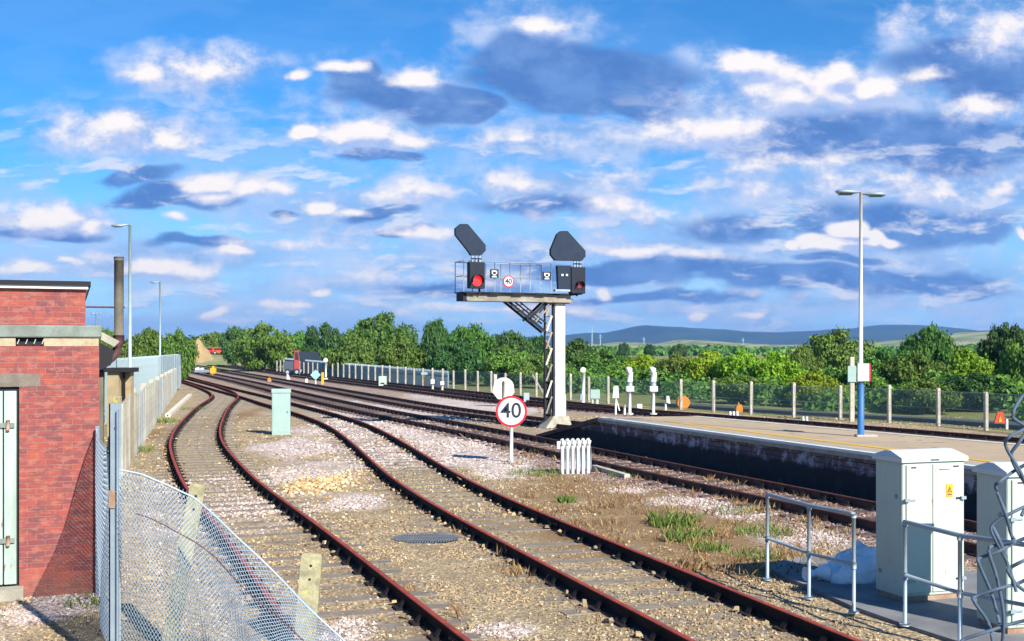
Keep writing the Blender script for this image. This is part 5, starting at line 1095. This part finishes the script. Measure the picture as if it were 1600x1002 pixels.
def berm():
    mat('berm_earth', (.30, .25, .15), .95, (.16, .22, .05), .12, .9)
    V = []; xs = np.linspace(270, 455, 50); rows = (196, 202, 207, 212, 250, 300); hs = (-.1, .6, 1.45, 1.9, 1.95, 1.9)
    for Yr, h in zip(rows, hs):
        for i, x in enumerate(xs): t = i/49; e = min(1, min(t*7+.35, (1-t)*4)); V.append(((x-800)/F*Yr, Yr, -.1+(h+.1)*e*(.95+.05*math.sin(i*.9))-(.02 if h > 1 else 0)))
    n = len(xs); o = fast('terrain', V, [(j*n+i, j*n+i+1, (j+1)*n+i+1, (j+1)*n+i) for j in range(5) for i in range(n-1)], 'berm_earth', smooth=True); o['kind'] = 'structure'
berm()
def far_screen():
    pts = [p for p in FEN if 86 < p[1] < 150]; a = pts[0]; root = thing('palisade_fence', 'blue-grey palisade fence in front of the red truck and the trees left of the gantry', 'fence', (a[0], a[1], 0)); b = MB(); s = 0.; P_ = resample([(p[0]+.9, p[1]+.5) for p in pts[::4]], .21, 0)
    mat('slate_pale', (.30, .38, .42), .6, (.22, .3, .34), 2, .5)
    for i, p in enumerate(P_):
        t = i/len(P_); h = 1.25+.5*t+.03*math.sin(i*1.7); b.box((p[0]-a[0]-.05, p[1]-a[1], 0), (p[0]-a[0]+.05, p[1]-a[1]+.02, h), 'slate_pale')
    o = b.build('pales', root); o['kind'] = 'stuff'; b = MB(); b.tube([(p[0]-a[0], p[1]-a[1]+.05, .9) for p in P_[::8]], .035, 'slate_pale', 4); b.build('rail', root)
def tower(px, ty, Y, label):
    x = (px-800)/F*Y; H = CZ+(HY-ty)/F*Y; r = thing('pylon', label, 'pylon', (x, Y, 0), 0, 'far pylons on the plain'); w = H*.03; b = MB()
    for a, c in ((-1, -1), (1, -1), (-1, 1), (1, 1)): b.tube([(a*w, c*w, 0), (0, 0, H)], Y*.00028, 'galv_pale', 4)
    b.build('legs', r); b = MB(); b.tube([(-H*.12, 0, H*.8), (H*.12, 0, H*.8)], Y*.00022, 'galv_pale', 4); b.tube([(-H*.09, 0, H*.9), (H*.09, 0, H*.9)], Y*.0002, 'galv_pale', 4); b.build('cross_arm', r)
far_screen()
tower(925, 511, 900, 'far pylon just right of the gantry column'); tower(938, 522, 1100, 'fainter pylon next to the one by the gantry column'); tower(1161, 528, 1300, 'faint pylon in front of the blue ridge, in its middle'); tower(1006, 527, 1400, 'small pylon below the summit of the blue ridge')
# ---------------------------------------------------------------- trees
def leaf_cards(cen, nrm, size, rg):
    n = len(cen); nrm = nrm+rg.normal(0, .55, (n, 3)); nrm /= np.linalg.norm(nrm, axis=1)[:, None]
    a = np.cross(nrm, rg.normal(0, 1, (n, 3))); a /= np.linalg.norm(a, axis=1)[:, None]; b = np.cross(nrm, a)
    s = size*rg.uniform(.55, 1.35, (n, 1)); a *= s; b *= s*rg.uniform(.5, .9, (n, 1))
    V = np.stack([cen-a, cen-b*.9+nrm*s*.12, cen+a*.95, cen+b], 1); return V.reshape(-1, 3)
def crown_cards(seed, N, clumps, shape, size):
    rg = np.random.default_rng(seed); C = []; Rr = []
    for i in range(clumps):
        for _ in range(60):
            p = rg.uniform(-1, 1, 3)
            if np.linalg.norm(p) < .92 and np.linalg.norm(p) > .25: break
        z = (p[2]+1)/2; w = shape(z); C.append((p[0]*w*.90, p[1]*w*.90, .07+z*.82)); Rr.append(rg.uniform(.08, .25)*(.7 if z > .8 else 1))
    C = np.array(C); Rr = np.array(Rr); pr = Rr**2; pr /= pr.sum(); idx = rg.choice(clumps, N, p=pr)
    d = rg.normal(0, 1, (N, 3)); d /= np.linalg.norm(d, axis=1)[:, None]; rad = Rr[idx]*(1-rg.normal(.04, .20, N)); rad *= 1+.18*np.sin(d[:, 0]*5+idx)*np.cos(d[:, 2]*6+idx*2)
    P_ = C[idx]+d*rad[:, None]*np.array([1.15, 1.15, .62]); nr = d*.8+np.array([0, 0, .25])
    k = P_[:, 2] > .02; return leaf_cards(P_[k], nr[k], size, rg), C
# unit crowns: radius ~1 in x,y; height 0..1
def make_crown(seed, N, clumps, kind, size):
    sh = {'round': lambda z: math.sqrt(max(.05, 1-(1.6*(z-.45))**2)) if abs(z-.45) < .6 else .4, 'tall': lambda z: max(.25, 1-.75*z), 'wide': lambda z: math.sqrt(max(.08, 1-z**2)), 'dome': lambda z: math.sqrt(max(.06, 1-(z*.98)**3))}[kind]
    V, C = crown_cards(seed, N, clumps, sh, size); me = bpy.data.meshes.new('crown'); n = len(V)//4
    me.vertices.add(len(V)); me.vertices.foreach_set('co', V.astype(np.float32).ravel()); me.loops.add(n*4); me.loops.foreach_set('vertex_index', np.arange(n*4, dtype=np.int32)); me.polygons.add(n)
    me.polygons.foreach_set('loop_start', np.arange(0, n*4, 4, dtype=np.int32)); me.polygons.foreach_set('loop_total', np.full(n, 4, np.int32)); me.update(calc_edges=True); return me, C
CR = {}
def trunk_mesh(C, seed):
    b = MB(); r_ = random.Random(seed); b.tube([(0, 0, -.02), (.01, 0, .15), (.0, .01, .35), (.02, 0, .6)], [.055, .045, .035, .015], 'bark', 7)
    for c in C[:9]:
        s_ = Vector((0, 0, r_.uniform(.12, .4))); e = Vector(c)*.95; b.tube([s_, s_.lerp(e, .5)+Vector((0, 0, .03)), e], [.022, .014, .005], 'bark', 5)
    return b
def variants():
    for nm, seed, N, cl_, kind, size in (('round', 1, 20000, 62, 'round', .033), ('dome', 2, 21000, 70, 'dome', .033), ('tall', 3, 18000, 56, 'tall', .034), ('wide', 4, 20000, 64, 'wide', .033), ('round2', 5, 20000, 72, 'round', .033), ('bush', 6, 18000, 56, 'wide', .036), ('bush2', 7, 18000, 60, 'dome', .036)):
        for lf in LEAF:
            if lf == 'mid' or True:
                if (nm, 'mesh') not in CR: CR[(nm, 'mesh')] = make_crown(seed, N, cl_, kind, size)
        me, C = CR[(nm, 'mesh')]; tb = trunk_mesh(C, seed); to = tb.build('trunk'); CR[(nm, 'trunk')] = to.data; bpy.data.objects.remove(to)
        for lf, m in LEAF.items(): q = me.copy(); q.materials.append(m); CR[(nm, lf)] = q
variants()
tn = [0]
def tree(px, topy, hw, Y, var, leaf, label, name='tree', base=None):
    x = (px-800)/F*Y; H = CZ+(HY-topy)/F*Y; w = hw/F*Y; cat = 'bush' if name == 'bush' else 'tree'
    r = thing(name, label, cat, (x, Y, 0), random.uniform(0, 6.28), 'bushes beyond the far fence' if cat == 'bush' else 'trees on the skyline'); r['label'] = label
    for nm, me in (('crown', CR[(var, leaf)]), ('trunk', CR[(var, 'trunk')])):
        o = bpy.data.objects.new(nm, me); COL.objects.link(o); o.parent = r; k_ = 1.18 if cat == 'bush' else 1.04; o.scale = (w*k_, w*k_*random.uniform(.85, 1.1), H*(1.08 if cat == 'bush' else 1.03))
T = [
(163,503,32,110,'round','olive','olive tree just right of the brick building roof'),
(232,508,38,112,'wide','mid','green tree between the two lamp masts on the left'),
(278,513,30,104,'bush2','mid','rounded dark green tree left of the ochre mound'),
(338,516,34,230,'wide','olive','hazy low tree behind the ochre mound'),
(368,503,26,190,'round','dark','dark tree right behind the ochre mound'),
(412,500,52,150,'dome','mid','broad low-limbed tree with the two cream posts before it'),
(462,510,28,165,'round2','mid','narrow tree above the red truck'),
(505,496,34,150,'round','dark','tree above the dark van, left of the tallest rounded tree'),
(592,482,64,140,'dome','mid','tallest broad rounded tree left of the signal gantry'),
(548,520,42,120,'bush','mid','bright green lower bush at the left foot of the tallest rounded tree'),
(628,524,40,112,'bush2','mid','lower bush at the right foot of the tallest rounded tree'),
(684,481,36,112,'tall','dark','dark tree with a pointed top between the rounded tree and the gantry'),
(735,496,44,106,'round2','mid','round-headed tree left of the gantry walkway'),
(715,530,46,96,'bush','dark','dark undergrowth tree below the pointed tree'),
(795,508,40,106,'round','dark','dark tree beneath the left half of the gantry walkway'),
(842,512,32,112,'tall','dark','narrow dark tree just left of the gantry column'),
(790,540,44,90,'bush2','mid','lower green bush behind the large 40 sign'),
(845,552,36,86,'bush','olive','olive bush behind the gantry lattice'),
(905,528,48,100,'bush','dark','dark bush right of the gantry column'),
(945,543,46,94,'bush2','mid','mid green bush right behind the small white platform board'),
(975,532,10,300,'round','dark','small far round tree in the yellow field, left one'),
(1014,534,10,300,'round2','dark','small far round tree in the yellow field, middle one'),
(1060,535,17,260,'dome','dark','broader far tree in the yellow field, right one'),
(1003,553,46,82,'bush','lime','yellow-green bush behind the two hooded posts'),
(1058,551,46,78,'bush2','olive','olive bush behind the orange drum'),
(1108,547,46,76,'bush','lime','lime green bush right of the orange drum'),
(1160,545,46,74,'bush2','lime','bright lime bush left of the big brown-green tree'),
(1215,549,46,68,'bush','lime','yellowish bush at the left foot of the big brown-green tree'),
(1302,507,64,84,'dome','olive','big brown-green tree crossed by the platform lamp post'),
(1245,533,36,80,'round2','olive','olive tree on the left shoulder of the big brown-green tree'),
(1385,535,50,76,'round','mid','green tree right of the platform lamp post'),
(1452,501,52,84,'dome','mid','smooth-topped dark green tree second from the right'),
(1430,548,54,62,'bush2','mid','bush below the smooth-topped tree'),
(1505,543,46,64,'bush','lime','light green bush between the smooth-topped tree and the dark one'),
(1578,492,52,66,'round','dark','tall dark tree at the right edge'),
(1606,520,44,56,'bush2','mid','pale leaved bush in front of the dark tree at the right edge'),
(1345,562,50,60,'bush','mid','bush behind the lamp post and its notice board'),
(1525,580,52,54,'bush2','dark','dark shaded bush in front of the right edge tree'),
(1275,578,46,58,'bush','lime','low lime bush left of the lamp post'),
(1160,585,44,62,'bush2','mid','low green bush behind the fence above the small orange sack'),
(1450,590,50,52,'bush','mid','low bush behind the fence right of the lamp post'),
(1650,505,60,62,'dome','mid','tree mostly outside the right edge')]
for t in T: tree(*t[:6], t[6], 'bush' if t[4].startswith('bush') else 'tree')
def undergrowth():
    rg = np.random.default_rng(11); C = []; N = []
    s = np.concatenate([[0], np.cumsum(np.hypot(*np.diff(FEN, axis=0).T))]); tot = s[-1]
    n = 60; out = []
    for i in range(330):
        d = rg.uniform(0, tot); x = np.interp(d, s, FEN[:, 0]); y = np.interp(d, s, FEN[:, 1]); o = rg.uniform(5.6, 19) if y < 75 else rg.uniform(8, 22); x += o*.85; y += o*.5; R_ = rg.uniform(1.1, 2.0); h = rg.uniform(1.0, 1.9)*(.75+o*.022)
        m = 420; dd = rg.normal(0, 1, (m, 3)); dd /= np.linalg.norm(dd, axis=1)[:, None]; dd[:, 2] = np.abs(dd[:, 2]); P_ = np.array([x, y, 0])+dd*np.array([R_, R_, h])*(1-np.abs(rg.normal(0, .15, m)))[:, None]
        out.append(leaf_cards(P_, dd, .13, rg))
    V = np.concatenate(out); o = fast('undergrowth', V, np.arange(len(V)).reshape(-1, 4), LEAF['mid']); tag(o, 'low continuous scrub and brambles behind the far fence', 'undergrowth', kind='stuff')
    out = []
    for i in range(520):     # distant wood belts on the plain
        Y = rg.uniform(450, 1500); x = rg.uniform(-.5, .5)*Y; h = rg.uniform(2.2, 4.6); R_ = rg.uniform(7, 18); m = 90
        dd = rg.normal(0, 1, (m, 3)); dd /= np.linalg.norm(dd, axis=1)[:, None]; dd[:, 2] = np.abs(dd[:, 2]); P_ = np.array([x, Y, 0])+dd*np.array([R_, R_*.5, h]); out.append(leaf_cards(P_, dd, 1.5, rg))
    V = np.concatenate(out); o = fast('distant_wood', V, np.arange(len(V)).reshape(-1, 4), LEAF['mid']); tag(o, 'far belts of woodland on the plain below the ridge', 'woodland', kind='stuff')
    out = []
    for i in range(70):     # wood closing the view at the far left
        Y = rg.uniform(245, 300); x = rg.uniform(-.42, -.16)*Y; h = rg.uniform(3.5, 6.5); R_ = rg.uniform(4, 7); m = 260
        dd = rg.normal(0, 1, (m, 3)); dd /= np.linalg.norm(dd, axis=1)[:, None]; dd[:, 2] = np.abs(dd[:, 2]); P_ = np.array([x, Y, 0])+dd*np.array([R_, R_*.6, h])*(1-np.abs(rg.normal(0, .15, m)))[:, None]; out.append(leaf_cards(P_, dd, .6, rg))
    V = np.concatenate(out); o = fast('distant_wood', V, np.arange(len(V)).reshape(-1, 4), LEAF['mid']); tag(o, 'belt of trees closing the view at the far end of the tracks', 'woodland', kind='stuff')
undergrowth()
# ---------------------------------------------------------------- air
def haze():
    b = MB(); b.box((-4700, -300, -4), (4700, 5100, 104), 'bitumen'); o = b.build('haze'); o.data.materials.clear()
    m = bpy.data.materials.new('haze'); m.use_nodes = True; t = NT(m.node_tree); m.node_tree.nodes.clear(); v = t.n('ShaderNodeVolumePrincipled'); v.inputs['Color'].default_value = (.24, .52, 1, 1); v.inputs['Density'].default_value = .00017; v.inputs['Anisotropy'].default_value = .2
    u = t.n('ShaderNodeOutputMaterial'); t.l(v.outputs[0], u.inputs['Volume']); o.data.materials.append(m); tag(o, 'thin blue haze over the far plain', 'haze', kind='stuff')
haze()
